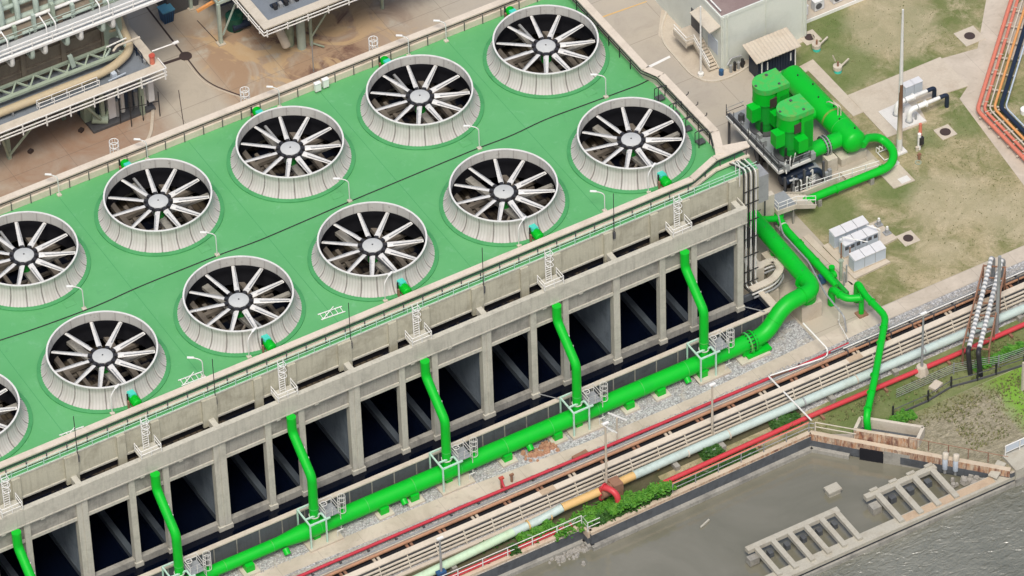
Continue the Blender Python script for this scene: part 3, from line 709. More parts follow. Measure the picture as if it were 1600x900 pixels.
for i, x in enumerate((7.1, 16.4, 30.5, 44.5, 48.6)):
    lb = '%s white lamp pole from the left along the rear parapet' % ORD[i]
    if i == 0: lp = lamp(x, 22.75, lb, 'deck lamps at the rear', 2.3, (-.4, .3))
    else: dup(lp, (x, 22.75, DZ), lb)
for i, x in enumerate((-2.1, 11.8, 25.9, 40.0, 53.9)):
    lb = '%s white lamp pole from the left beside the front motors' % ORD[i]
    if i == 0: lp = lamp(x, -5.75, lb, 'deck lamps at the front', 2.3, (.55, .3))
    else: dup(lp, (x, -5.75, DZ), lb)
for i, (px, py) in enumerate(((945, 330), (318, 590))):
    p = G(px, py, DZ); lamp(p[0], p[1], ('white curved lamp standing between the fourth and last front row fans', 'white curved lamp beside the ladder frame near the first front row fan')[i], 'slim deck lamps', 2.2, (-.5, .35))
# long black cable and its cross branches
cpts = [G(px, py, DZ + .05) for px, py in ((-10, 535), (60, 512), (152, 478), (215, 449), (262, 430), (345, 397), (400, 378), (470, 348), (546, 315), (640, 276), (748, 231), (800, 212), (850, 187), (905, 167), (946, 152), (1000, 132), (1015, 124), (1035, 118))]
tag(MB().tube(fillet([tuple(p) for p in cpts], 2), .055, 6).build('cable', 'black'), 'long black cable lying across the green deck between the fan rows', 'cable')
for i, x in enumerate((-8.3, 5.6, 19.5, 33.4, 47.3)):
    p = Vector((x + 1.3, -8.4, 15.8))
    t = T('lightning_rod', '%s thin dark lightning rod from the left on the front edge of the deck' % ORD[i], 'lightning rod', p, 'lightning rods on the front edge')
    MB().tube([p, p + Vector((0, 0, 5.6))], .04, 6).build('rod', 'black', t); MB().box(p.x - .12, p.y - .1, p.z, p.x + .12, p.y + .1, p.z + .8).build('clamp', 'darkgrey', t)
for i, (px, py) in enumerate(((517, 110), (717, 45), (300, 200), (925, 60))):
    pass
for i, (x, y) in enumerate(((34.6, 22.75), (35.5, 22.85))):
    t = T('junction_box', ('left', 'right')[i] + ' one of two white junction boxes on the deck by the rear parapet', 'junction box', (x, y, DZ), 'white junction boxes')
    MB().box(x - .3, y - .15, DZ + .25, x + .3, y + .2, DZ + 1.15).build('case', 'white2', t); MB().box(x - .33, y - .2, DZ + 1.15, x + .33, y + .24, DZ + 1.2).build('cap', 'white2', t)
    for q in (-.22, .22): MB().box(x + q - .03, y - .03, DZ, x + q + .03, y + .03, DZ + .25).build('leg', 'darkgrey', t)
def frame(x, y, a, label):
    t = T('ladder_frame', label, 'ladder frame', (x, y, DZ), 'white ladder frames lying on the deck')
    u = Vector((cos(a), sin(a), 0)); v = Vector((-sin(a), cos(a), 0)); o = Vector((x, y, DZ + .12))
    for s_ in (0, .75): MB().bar(o + v * s_, o + v * s_ + u * 2.4, .08).build('side_rail', 'white2', t)
    for k in range(5): MB().bar(o + u * (.2 + k * .5), o + u * (.2 + k * .5) + v * .75, .05).build('rung', 'white2', t)
    MB().bar(o + u * .1 - Vector((0, 0, .1)), o + u * 1.4 + v * .3 + Vector((0, 0, .8)), .06).build('brace', 'white2', t)
p = G(502, 501, DZ); frame(p[0], p[1], -.08, 'white ladder frame lying on the deck between the second and third front fans')
p = G(284, 604, DZ); frame(p[0], p[1], -.05, 'white ladder frame lying on the deck right of the first front row fan')
p = G(98, 690, DZ); frame(p[0], p[1], -.05, 'white ladder frame with white boxes at the lower left of the deck')
for i, x in enumerate((1.2, 15.2, 29.1, 42.9, 56.5)):
    k = MB(); o = Vector((x, 9.1, DZ + .012))
    for a, b2 in (((-.55, -.4), (.55, -.4)), ((.55, -.4), (.55, .4)), ((.55, .4), (-.55, .4)), ((-.55, .4), (-.55, -.4))): k.bar((o.x + a[0], o.y + a[1], o.z), (o.x + b2[0], o.y + b2[1], o.z), .05, .02)
    k.box(o.x - .5, o.y - .36, DZ + .004, o.x + .5, o.y + .36, DZ + .02)
    tag(k.build('deck_hatch', 'deck'), '%s square green hatch from the left, flush in the deck behind a middle lamp' % ORD[i], 'hatch', 'green deck hatches')
# round ladder cages rising over the rear parapet
for i, x in enumerate((14.0, 27.9, 41.8)):
    t = T('cage_ladder', '%s white caged ladder top from the left rising above the rear parapet' % ORD[i], 'ladder', (x, 24.6, 14), 'rear caged ladders')
    for s_ in (-.25, .25): MB().bar((x + s_, 24.45, 12), (x + s_, 24.45, 18.9), .06).build('stile', 'white2', t)
    for z in (16.6, 17.5, 18.4, 18.9): MB().lathe(x, 24.75, [(.42, z), (.46, z), (.46, z + .06), (.42, z + .06)], 18, closed=True).build('hoop', 'white2', t)
    for k in range(7): MB().bar((x + .44 * cos(-.3 + k * .6), 24.75 + .44 * sin(-.3 + k * .6), 16.6), (x + .44 * cos(-.3 + k * .6), 24.75 + .44 * sin(-.3 + k * .6), 18.9), .04).build('cage_bar', 'white2', t)
# ladders and balconies on the facade
def facade_ladder(x, label):
    t = T('access_ladder', label, 'access ladder', (x, -9.2, 14.6), 'white ladders on the front wall')
    for s_ in (-.28, .28): MB().bar((x + s_, -9.1, 14.7), (x + s_, -9.0, 18.6), .07).build('stile', 'white2', t)
    r_ = MB()
    for k in range(13): r_.bar((x - .28, -9.1, 14.9 + k * .28), (x + .28, -9.1, 14.9 + k * .28), .045)
    r_.build('rungs', 'white2', t)
    for z in (16.9, 17.6, 18.3):
        MB().tube([(x - .3, -9.1, z), (x - .3, -9.6, z), (x, -9.75, z), (x + .3, -9.6, z), (x + .3, -9.1, z)], .03, 6, bend=.2).build('cage_hoop', 'white2', t)
    pl = MB(); pl.box(x - 1.0, -10.1, 14.5, x + 1.05, -8.6, 14.62); pf = pl.build('balcony', 'conc_col', t)
    for z in (15.1, 15.55):
        MB().tube([(x - .98, -8.75, z), (x - .98, -10.06, z), (x + 1.02, -10.06, z), (x + 1.02, -8.75, z)], .035, 6, bend=.05).build('rail', 'white2', pf)
    for px_, py_ in ((-.98, -8.75), (-.98, -10.06), (1.02, -10.06), (1.02, -8.75), (.02, -10.06)): MB().bar((x + px_, py_, 14.6), (x + px_, py_, 15.57), .06).build('post', 'white2', pf)
    br = MB(); br.box(x - 1.3, -10.16, 12.45, x - .9, -9.9, 12.7); br.box(x + 2.6, -10.16, 12.45, x + 3.0, -9.9, 12.7); br.build('bracket', 'conc_col', t)
    return t
RX6 = [54.95, 41.15, 27.2, 13.3, -.6, -14.5]
for i, x in enumerate(reversed(RX6)):
    lb = ('ladder and balcony at the left picture edge on the front wall' if i == 0 else '%s white ladder with a small balcony from the left on the front wall' % ORD[i])
    if i == 0: fl_ = facade_ladder(x, lb)
    else: dup(fl_, (x, -9.2, 14.6), lb)
# ================================================================== GREEN PIPES
YP, ZP = -13.8, 1.3
mp = T('main_pipe', 'thick bright green main pipe running along the foot of the cooling tower', 'pipe', (30, YP, 0))
MB().tube([(-40, YP, ZP), (9.6, YP, ZP), (11.9, YP, ZP), (56.4, YP, ZP)], [.58, .58, .8, .8], 28).build('pipe_run', 'pipe', mp)
# rising swan section to the east
el = fillet([(56.4, YP, ZP), (61.7, -13.8, ZP + .03), (64.2, -13.2, 3.5), (67.8, -12.9, 3.5), (68.1, -2.5, 3.5), (68.2, 4.5, 3.5)], 1.25, 8)
MB().tube(el, [.81] * len(el), 28).build('raised_pipe', 'pipe', mp)
def flange(p, d, r, mat='pipe', parent=None, w_=.12, name='flange'):
    p = Vector(p); d = Vector(d).normalized(); return MB().tube([p - d * w_ / 2, p + d * w_ / 2], r, 28).build(name, mat, parent)
flange((59.7, YP, ZP + .01), (1, 0, 0), 1.05, 'pipe_old', mp, .16); flange((60.25, YP, ZP + .01), (1, 0, 0), 1.05, 'pipe', mp, .16)
fb = MB()
for k in range(16):
    a = 2 * pi * k / 16; fb.tube([(59.5, YP + .95 * cos(a), ZP + .95 * sin(a)), (60.45, YP + .95 * cos(a), ZP + .95 * sin(a))], .06, 6)
fb.build('bolt_ring', 'black', mp)
flange((62.9, -13.5, 2.4), (2.5, .6, 2.15), .89, 'pipe', mp, .06); flange((66.3, -13.02, 3.5), (1, .08, 0), .9, 'pipe', mp, .06); flange((67.6, -11.2, 3.4), (.04, 1, 0), .9, 'pipe', mp, .08)
for k in range(12): flange((-1 + k * 4.9, YP, ZP), (1, 0, 0), .6 if -1 + k * 4.9 < 10 else .815, 'pipe_old', mp, .05, 'weld_ring')
def saddle(x, y, top, hw=.42):
    s_ = MB(); s_.box(x - hw, y - .88, .22, x + hw, y + .62, top); o = s_.build('saddle', 'pipe', mp)
    q = MB(); q.box(x - .8, y - 1.25, -.05, x + .8, y + .9, .22); q.build('plinth', 'cream2', mp)
for x in (2.6, 6.1, 20.1, 23.3, 33.2, 38.6, 46.4, 49.8, 54.4):
    saddle(x, YP - .05, ZP - .35)
for x in (9.9, 22.2, 35.6, 49.7 + 3): 
    MB().tube([(x, YP - .5, ZP - .5), (x, YP - 1.0, ZP - .85)], .32, 16).build('drain_nozzle', 'pipe', mp)
s_ = MB(); s_.box(59.2, -14.9, .25, 61.8, -13.2, .5); s_.box(58.9, -14.5, .4, 60.9, -13.6, 1.3); s_.box(59.8, -14.75, .4, 60.0, -13.4, 1.5); s_.build('saddle', 'pipe', mp)
MB().box(58.3, -15.2, -.05, 61.5, -12.9, .25).build('plinth', 'cream2', mp)
s_ = MB(); s_.cyl(67.3, -12.2, 1.9, 3.0, .95, 20); s_.build('saddle', 'pipe', mp)
for n_, a in (('end_block', (66.2, -13.2, -.05, 68.4, -11.2, 1.95)), ('end_block', (66.8, -6.2, -.05, 69.2, -4.9, 2.3))):
    MB().box(*a).build('concrete_block', 'slab' if n_ else '', mp)
MB().tube([(67.95, -5.6, 2.2), (67.95, -5.6, 3.2)], .5, 16).build('saddle', 'pipe', mp)
for k in range(8):
    p = Vector((68.15 - k * .05, 1.5 - k * 1.75, 4.26)); MB().box(p.x - .09, p.y - .09, p.z - .02, p.x + .09, p.y + .09, p.z + .04).build('lug', 'darkgrey', mp)
for x in (13.0, 48.6, 36.1): MB().box(x, YP - .72, ZP - .35, x + .35, YP - .68, ZP - .22).build('tag_plate', 'white2', mp)
# risers
rs = None
for i, x in enumerate(reversed(RX6)):
    lb = ('%s green riser pipe from the left, dropping from front beam to main pipe' % ORD[i]) if i else 'bright green riser pipe cut by the bottom left corner of the picture'
    if rs is None:
        rs = T('riser_pipe', lb, 'pipe', (x, -10.4, ZP), 'green riser pipes on the front wall')
        R_ = .44
        P = fillet([(x, -10.45, 12.62), (x, -10.45, 10.8), (x, YP - .02, 7.75), (x, YP, ZP + .4)], .5, 5)
        MB().tube(P, R_, 22).build('pipe_run', 'pipe', rs)
        flange((x, YP, 3.9), (0, 0, 1), .47, 'pipe_old', rs, .08); flange((x, YP, 2.9), (0, 0, 1), .5, 'white', rs, .1)
        MB().cyl(x, YP, ZP + .2, 2.8, .45, 22, .43).build('lower_stub', 'pipe', rs)
        for z in (9.6, 8.9, 4.8): MB().box(x + .38, -11.9 - (9.6 - z) * 1.0 if z > 8 else YP - .1, z, x + .47, (-11.8 - (9.6 - z)) if z > 8 else YP + .05, z + .15).build('lug', 'white2', rs)
    else: dup(rs, (x, -10.4, ZP), lb)
# valve platforms around the riser feet
def vplat(x, label):
    t = T('valve_platform', label, 'valve platform', (x, YP, 0), 'valve platforms on the main pipe')
    z = 3.15; x0, x1, y0, y1 = x - 1.1, x + 2.3, YP - 1.25, YP + 1.2
    f = MB()
    for a, b_ in (((x0, y0), (x1 - 1.3, y0)), ((x0, y0), (x0, y1)), ((x0, y1), (x + .1, y1)), ((x + .55, y0), (x + .55, y0 + .9)), ((x0, y0 + .9), (x + .55, y0 + .9))): f.bar((a[0], a[1], z), (b_[0], b_[1], z), .14)
    f.build('frame', 'mint', t)
    for a in ((x0, y0), (x0, y1), (x + .55, y0)): MB().bar((a[0], a[1], .1), (a[0], a[1], z), .13).build('leg', 'mint', t)
    g_ = MB(); g_.box(x + .55, y0 + .1, z - .04, x + 2.0, y0 + 1.6, z + .04); g_.build('floor', 'grate', t)
    for zz in (z + .55, z + 1.0):
        MB().tube([(x + .6, y0 + 1.55, zz), (x + .6, y0 + .12, zz), (x + 1.95, y0 + .12, zz), (x + 1.95, y0 + 1.55, zz), (x + .6, y0 + 1.55, zz)], .035, 6).build('rail', 'white', t)
    for a, b_ in ((.6, 1.55), (.6, .12), (1.95, .12), (1.95, 1.55), (1.3, .12)): MB().bar((x + a, y0 + b_, z), (x + a, y0 + b_, z + 1.0), .05).build('post', 'white', t)
    # caged ladder
    lx, ly = x + 2.35, y0 + .8
    for s_ in (-.22, .22): MB().bar((lx, ly + s_, .3), (lx, ly + s_, z + 1.1), .05).build('stile', 'white', t)
    for k in range(9): pass
    rr = MB()
    for k in range(11): rr.bar((lx, ly - .22, .5 + k * .33), (lx, ly + .22, .5 + k * .33), .035)
    rr.build('rungs', 'white', t)
    for zz in (2.4, 3.1, 3.8, 4.3): MB().lathe(lx + .3, ly, [(.33, zz), (.36, zz), (.36, zz + .05), (.33, zz + .05)], 16, closed=True).build('cage_hoop', 'white', t)
    cb_ = MB()
    for k in range(7): a = -pi / 2 + k * pi / 6; cb_.bar((lx + .3 + .35 * cos(a), ly + .35 * sin(a), 2.4), (lx + .3 + .35 * cos(a), ly + .35 * sin(a), 4.35), .03)
    cb_.build('cage_bars', 'white', t)
    v = MB(); v.cyl(x + .95, YP - .15, 2.0, 3.9, .09, 8); v.cyl(x + .95, YP - .15, 3.3, 3.55, .2, 12); v.build('valve_stem', 'grey', t)
    w_ = MB(); w_.lathe(x + .95, YP - .15, [(.27, 3.95), (.33, 3.95), (.33, 4.0), (.27, 4.0)], 18, closed=True); w_.bar((x + .65, YP - .15, 3.97), (x + 1.25, YP - .15, 3.97), .04); w_.build('hand_wheel', 'white', t)
    MB().tube([(x + .5, YP + .2, 3.3), (x + .62, YP + .35, 4.2), (x + .45, YP + .5, 5.2)], .06, 6, bend=.2).build('hose', 'salmon', t)
    p_ = MB(); p_.box(x - .35, YP - .45, .2, x + .3, YP + .45, ZP - .3); p_.build('saddle', 'pipe', t)
    p_ = MB(); p_.box(x - 1.35, YP - 1.55, -.05, x + 2.1, YP + 1.1, .2); p_.build('plinth', 'slab', t)
    k_ = MB(); k_.bar((x + 1.7, y0 + .1, .2), (x + 1.7, y0 + .1, .9), .07); k_.bar((x + 1.7, y0 + .1, .9), (x + 2.3, y0 + .1, .9), .07); k_.build('step_rail', 'white', t)
    return t
vp = None
for i, x in enumerate(reversed(RX6[:5])):
    lb = '%s pale steel valve platform with caged ladder from the left, around a green riser foot' % ORD[i]
    if vp is None: vp = vplat(x, lb)
    else: dup(vp, (x, YP, 0), lb)

# electrical conduits falling down the tower corner, then bending round into the ground tray
cd_ = T('conduit_bundle', 'bundle of black and white vertical conduits at the right corner of the tower', 'conduit bundle', (63, -8.9, 2))
for k in range(6):
    x = 62.45 + k * .27; y = -8.75
    top = 17.9 - .12 * k
    MB().tube([(x - .6 + k * .1, -7.2 + .1 * k, top), (x, y + .2, top), (x, y, top - .6), (x, y, 3.1), (x + .5, y - .4, 2.5)], .07, 8, bend=.6).build('conduit', 'white' if k % 2 else 'black', cd_)
for z in (15.2, 13.6, 11.4, 9.2, 7.0, 5.0, 3.6): MB().box(62.3, -8.95, z, 64.0, -8.88, z + .09).build('clamp', 'black', cd_)
MB().tube([(62.1, -8.6, 16.0), (62.1, -8.6, 18.7), (62.1, -7.9, 18.7), (62.1, -7.9, 16.5)], .05, 6, bend=.4).build('loop', 'white', cd_)
MB().box(64.3, -8.4, 12.6, 65.4, -6.8, 15.9).build('cabinet', 'grey', cd_)
ut = T('bent_tray', 'cream covered cable tray bent in a U above dark conduits by the basin corner', 'cable tray', (65, -9, 1))
up = fillet([(62.9, -9.3, 3.0), (65.6, -9.2, 3.0), (67.0, -8.2, 3.0), (67.0, -6.9, 3.0), (65.0, -6.9, 3.0)], 1.5, 8)
MB().path([tuple(p) for p in up], .75, .12).build('cover', 'cream2', ut)
for k in range(3): MB().tube([(p[0] + .1 * k, p[1] - .15 * k, 2.75 - .35 * k) for p in up], .1, 8).build('conduit', 'white' if k % 2 else 'grey', ut)
for a, b_ in ((63.6, -9.2), (65.6, -9.2), (66.9, -7.6), (65.3, -6.9)): MB().box(a - .06, b_ - .06, 0, a + .06, b_ + .06, 2.9).build('leg', 'darkgrey', ut)
tag(MB().box(64.3, -7.4, 0, 65.6, -5.4, 3.1).build('concrete_box', 'cream2'), 'pale concrete box standing inside the U bent cable tray', 'concrete box')
tag(MB().box(64.2, -12.1, 0, 64.6, -9.0, 2.0).box(64.6, -9.4, 0, 66.0, -9.0, 1.6).build('side_wall', 'cream2'), 'short pale wall beside the right end of the basin', 'wall')

# secondary pipe with its fittings
sp = T('branch_pipe', 'medium green branch pipe with collars running beside the raised main pipe', 'pipe', (71, -5, 0))
MB().tube([(71.7, 1.8, 1.7), (71.4, .3, 1.7), (71.0, -2.8, 1.6), (70.95, -10.6, 1.6), (70.9, -11.8, 1.5)], [.4, .4, .4, .4, .26], 20).build('pipe_run', 'pipe', sp)
MB().tube([(71.35, -1.2, 1.7), (69.4, -1.0, 2.4), (68.4, -.9, 3.0)], .33, 18, bend=.5).build('tee', 'pipe', sp)
for y in (-2.2, -2.5, -4.9, -5.2, -8.0, -10.5): flange((71.0, y, 1.6), (0, 1, 0), .46 if y != -2.2 else .5, 'pipe' if y != -2.2 else 'white', sp, .07)
for y in (-1.6, -7.5): MB().box(70.6, y - .2, -.05, 71.4, y + .2, 1.3).build('support', 'conc_grey', sp)
MB().tube([(71.9, -5.2, .4), (71.9, -12.2, .4)], .24, 14, dome=.4).build('low_pipe', 'green_dark', sp)
vb = MB(); vb.tube([(72.1, -9.8, .9), (71.4, -9.8, .9)], .36, 16); vb.cyl(72.0, -9.3, .6, 1.5, .3, 14); vb.build('valve_body', 'pipe', sp)
MB().tube([(71.2, -9.2, .9), (70.5, -9.2, .9), (70.5, -9.2, .3)], .14, 10, bend=.2).build('side_stub', 'green_dark', sp)
MB().box(70.4, -9.9, .4, 71.0, -9.4, 1.3).build('actuator', 'bluebin', sp)
for k, (x, y) in enumerate(((72.6, -10.0), (72.9, -10.5), (72.4, -10.9))):
    MB().cyl(x, y, 0, 2.6 - .4 * k, .09 if k else .16, 8).build('valve_spindle', 'sage' if k < 1 else 'grey', sp)
MB().lathe(72.6, -10.0, [(.2, 2.5), (.27, 2.5), (.27, 2.58), (.2, 2.58)], 14, closed=True).build('hand_wheel', 'sage', sp)
# swan neck discharge pipe over the corridor
dp = T('discharge_pipe', 'slim green discharge pipe that crosses the corridor and dips into the outfall box', 'pipe', (70, -18, 0))
MB().tube([(70.0, -12.4, .1), (70.0, -12.4, 2.2), (70.3, -14.4, 2.2), (71.6, -15.0, 2.2)], .36, 18, bend=.75).build('inlet_bend', 'pipe', dp)
MB().tube([(72.3, -13.3, .1), (72.3, -13.3, 2.6), (72.05, -15.0, 2.35), (72.1, -18.6, 2.4), (66.5, -25.3, 2.4), (63.5, -28.6, 2.0), (63.6, -28.9, -.3)], .34, 18, bend=.8).build('pipe_run', 'pipe', dp)
MB().tube([(71.7, -15.0, .15), (71.7, -15.0, 2.2)], .26, 16).build('drop_leg', 'pipe', dp)
flange((70.15, -13.6, 2.2), (.15, -1, 0), .44, 'pipe', dp, .08); flange((71.5, -15.0, 2.25), (1, -.1, 0), .44, 'pipe', dp, .08); flange((72.07, -16.2, 2.36), (0, 1, 0), .42, 'pipe', dp, .08)
for f_ in (.12, .28, .62, .8, .97): p = Vector((72.1, -18.6, 2.4)).lerp(Vector((63.7, -28.4, 2.3)), f_); flange(p, (8.6, 9.9, 0), .4, 'pipe', dp, .07)
MB().box(71.2, -15.5, -.05, 72.2, -14.6, .18).build('foot_plate', 'rust', dp)

# white handrail pipe and loose conduits in front of the raised pipe
tag(MB().tube([(71.8, .5, 2.2), (70.2, -3.4, 2.0), (70.2, -8.0, 2.0), (69.2, -12.5, 2.0), (69.0, -16.2, 2.0), (69.0, -16.6, .4)], .09, 8, bend=.5).build('conduit', 'grey'), 'long grey conduit running between the raised green main pipe and the branch pipe', 'conduit')
tag(MB().tube([G(1255, 505, 1.6), G(1293, 545, 1.4), G(1293, 555, .6), G(1285, 560, 1.0), G(1203, 587, 1.0)], .075, 8, bend=.4).build('conduit', 'white2'), 'white conduit coming from under the raised green pipe to the red fire pipe', 'conduit')
tag(MB().tube([G(1201, 588, 1.3), G(1268, 657, 1.3)], .085, 8).build('conduit', 'white'), 'white pipe laid straight across the cable trays towards the river railing', 'conduit')
tag(MB().bar(G(1311, 505, 0), G(1311, 480, 0), .06).bar(G(1311, 505, .9), G(1325, 530, .9), .06).bar(G(1325, 530, 0), G(1325, 530, 1.2), .08).bar(G(1310, 500, 0), G(1310, 500, 1.2), .08).build('stile', 'white'), 'thin white steel frame at the end of the grey conduit', 'frame')

# ================================================================== PUMP STATION
def pump(x, y, label):
    t = T('pump_motor', label, 'pump motor', (x, y, 3.9), 'tall green pump motors')
    b_ = MB(); n = 18; out = []
    R_ = 1.3
    for k in range(n + 1):
        a = pi / 2 + pi * k / n; out.append((x + R_ * cos(a), y + R_ * sin(a)))
    out += [(x + 1.95, y - R_), (x + 1.95, y + R_)]
    tp = MB(); tp.prism(out, 8.9, 9.5); tp.build('top_cap', 'pipe_old', t)
    lp_ = MB(); lp_.box(x - 1.2, y - .1, 9.5, x - 1.0, y + .1, 9.6); lp_.box(x + .9, y - 1.0, 9.5, x + 1.1, y - .8, 9.62); lp_.box(x + .5, y + .7, 9.5, x + .75, y + .95, 9.6); lp_.build('lifting_lug', 'darkgrey', t)
    bd = MB(); bd.cyl(x - .05, y, 5.0, 8.9, 1.12, 28); bd.cyl(x - .05, y, 7.35, 7.5, 1.25, 28); bd.cyl(x - .05, y, 3.9, 5.0, .95, 28, 1.05)
    bd.build('motor_body', 'green_dark', t)
    mid = MB(); mid.cyl(x - .05, y, 7.5, 8.88, 1.22, 28); mid.build('upper_body', 'pipe', t)
    sd_ = MB(); sd_.box(x + .55, y - 1.25, 4.3, x + 1.9, y + 1.25, 8.9); sd_.build('cooler', 'pipe', t)
    lv = MB()
    for k in range(8): lv.box(x + .9 + k * .12, y - 1.3, 4.8, x + .95 + k * .12, y - 1.25, 8.2)
    for k in range(9): lv.box(x + 1.9, y - 1.1 + k * .27, 4.8, x + 1.97, y - .98 + k * .27, 8.6)
    lv.build('louvre', 'green_dark', t)
    dk = MB(); dk.box(x - .25, y - 1.31, 7.2, x + .5, y - 1.1, 8.3); dk.build('side_opening', 'iron', t)
    j = MB(); j.box(x - 2.1, y - .95, 5.9, x - 1.1, y + .1, 7.5); j.build('terminal_box', 'pipe', t)
    j = MB(); j.box(x - .2, y - 2.0, 5.2, x + .9, y - 1.05, 6.7); j.build('terminal_box', 'pipe', t)
    q = MB(); q.cyl(x - .05, y, 3.75, 3.95, 1.5, 28); q.build('base_ring', 'darkgrey', t)
    for k in range(6): MB().tube([(x - 1.1 + .1 * k, y - .9, 3.9), (x - 1.15 + .1 * k, y - 1.0, 5.6)], .04, 6).build('hose', 'black', t) if k < 3 else None
    return t
P1 = pump(75.9, 8.9, 'tall green pump motor standing behind its twin, next to the parapet corner')
P2 = dup(P1, (75.9, 4.5, 3.9), 'tall green pump motor in front, with rust marks on its round top')
# steel floor around the pumps
pf = T('pump_platform', 'grey steel pump platform with handrails above dark machinery', 'platform', (75, 6, 0))
MB().box(73.5, 2.7, 3.6, 77.6, 12.2, 3.75).build('floor', 'grate', pf)
ed = MB(); ed.path([(73.5, 12.2, 3.7), (73.5, 2.6, 3.7), (77.6, 2.6, 3.7), (77.6, 12.2, 3.7)], .14, .3); ed.build('edge_beam', 'white', pf)
for x in (73.7, 75.9, 78.1):
    for y in (1.8, 6.8, 12.0): MB().box(x - .1, y - .1, 0, x + .1, y + .1, 3.6).build('leg', 'darkgrey', pf)
for h_ in (.55, 1.05): MB().tube([(75.5, 12.2, 3.75 + h_), (73.5, 12.2, 3.75 + h_), (73.5, 2.6, 3.75 + h_), (77.2, 2.6, 3.75 + h_)], .035, 6).build('rail', 'black' if h_ < 1 else 'grey', pf)
for k in range(8): MB().bar((73.5, 12.2 - k * 1.37, 3.7), (73.5, 12.2 - k * 1.37, 5.3), .06).build('post', 'darkgrey', pf)
for k in range(3): MB().bar((74.7 + k * 1.2, 2.6, 3.7), (74.7 + k * 1.2, 2.6, 4.85), .06).build('post', 'darkgrey', pf)
for x, y in ((74.3, 2.4), (77.4, 2.6), (74.3, 6.6), (77.2, 6.8)):
    MB().box(x - .3, y - .2, 3.75, x + .2, y + .3, 4.5).build('fitting', 'grey', pf)
for k in range(5): MB().tube([(74.0 + .3 * k, 2.0 + .2 * k, 3.8), (74.2 + .3 * k, 2.6, 4.6 + .2 * k), (75.0 + .2 * k, 3.4, 4.4)], .05, 6, bend=.3).build('hose', 'black' if k % 2 else 'white', pf)
random.seed(3)
for k in range(26):
    x, y = random.uniform(73.7, 77.4), random.uniform(2.8, 12)
    if min(hypot(x - 75.9, y - 4.5), hypot(x - 75.9, y - 8.9)) < 1.5: continue
    MB().obox(x, y, 3.75, 3.9 + random.uniform(.1, .9), random.uniform(.15, .5), random.uniform(.15, .7), random.choice((0, 0, .4))).build('fitting', random.choice(('grey', 'darkgrey', 'white', 'black')), pf)
for k in range(9):
    x = random.uniform(73.8, 77.6); y = random.uniform(.9, 2.3)
    MB().tube([(x, y, .3), (x, y, random.uniform(1.8, 3.6)), (x + random.uniform(-.8, .8), y + .3, random.uniform(2.2, 3.6))], random.choice((.05, .08, .12)), 8, bend=.3).build('pipework', random.choice(('black', 'grey', 'white', 'navy')), pf)
MB().path([(73.6, 12.0, 4.2), (73.9, 2.8, 4.2)], .35, .1).build('cable_ladder', 'darkgrey', pf)
for i, y in enumerate((4.5, 8.9)):
    t = T('pump', ('dark vertical pump casing under the front motor', 'dark vertical pump casing under the rear motor')[i], 'pump', (75.9, y, 0), 'dark pump casings')
    MB().cyl(75.9, y, 0, 3.6, 1.0, 24).build('casing', 'black', t)
    MB().tube([(74.2, y - 1.1, 1.8), (77.9, y - 1.1, 1.8)], .5, 16).build('cross_body', 'navy', t)
    for k in range(5): MB().cyl(74.3 + k * .75, y - 1.9, 0, 2.2 + .3 * (k % 2), .13, 8).build('stand_pipe', 'grey' if k % 2 else 'black', t)
    MB().box(77.2, y - 2.3, .1, 78.2, y - 1.0, 2.2).build('gear_case', 'grey', t)
    if i == 0:
        MB().tube([(74.0, y - 2.4, 2.6), (77.6, y - 2.4, 2.6), (78.2, y - 2.4, 1.6)], .3, 14, bend=.5).build('casing_pipe', 'navy', t)
        for k in range(4): MB().lathe(77.0 + .0 * k, y - 2.4, [(.25, 1.3 + .3 * k), (.33, 1.3 + .3 * k), (.33, 1.38 + .3 * k), (.25, 1.38 + .3 * k)], 14, closed=True).build('cooling_fin', 'white', t)
# header tank
tk = T('header_tank', 'large bright green horizontal header tank with a rust band', 'tank', (82.8, 9, 0))
MB().tube([(82.8, 15.0, 2.6), (82.8, 3.6, 2.6)], 1.22, 36, dome=.55).build('shell', 'pipe', tk)
flange((82.8, 5.9, 2.6), (0, 1, 0), 1.235, 'pipe_old', tk, .05)
rb = MB(); rb.tube([(82.8, 7.62, 2.6), (82.8, 7.38, 2.6)], 1.229, 36); rb.build('rust_band', paint('rust_band_paint', (.12, .42, .05, 1), .6, (.4, .2, .05, 1), .95, 1.5, .3), tk)
MB().tube([(82.8, 15.4, 2.5), (82.6, 15.4, .2)], .95, 24).build('down_leg', 'green_dark', tk)
MB().tube([(81.9, 15.4, .1), (81.9, 15.4, 2.4)], .8, 20).build('down_leg', 'green_dark', tk) if False else None
for y in (12.2, 4.4):
    MB().box(82.3, y - .35, .9, 83.3, y + .35, 1.9).build('saddle', 'pipe', tk)
    MB().box(81.3, y - .9, -.05, 84.2, y + .9, .95).build('plinth', 'cream2', tk)
for i, y in enumerate((9.2, 4.7)):
    MB().tube([(77.6, y, 2.6), (82.4, y, 2.6)], .78 if i else .6, 26).build('branch', 'pipe', tk)
    for dx in ((2.3, 2.65) if i else (2.6,)): flange((77.6 + dx, y, 2.6), (1, 0, 0), 1.0 if i else .8, 'grey', tk, .12)
bl = MB()
for k in range(18):
    a = 2 * pi * k / 18; bl.tube([(79.75, 4.7 + .9 * cos(a), 2.6 + .9 * sin(a)), (80.45, 4.7 + .9 * cos(a), 2.6 + .9 * sin(a))], .045, 6)
bl.build('bolt_ring', 'black', tk)
MB().box(77.1, 3.9, 1.7, 77.7, 5.5, 3.5).build('flange_plate', 'grey', tk)
MB().tube([(82.8, 6.6, 3.8), (82.8, 6.6, 5.0), (82.4, 7.6, 5.0), (82.4, 8.0, 4.6)], .06, 8, bend=.3).build('vent_hoop', 'cream2', tk)
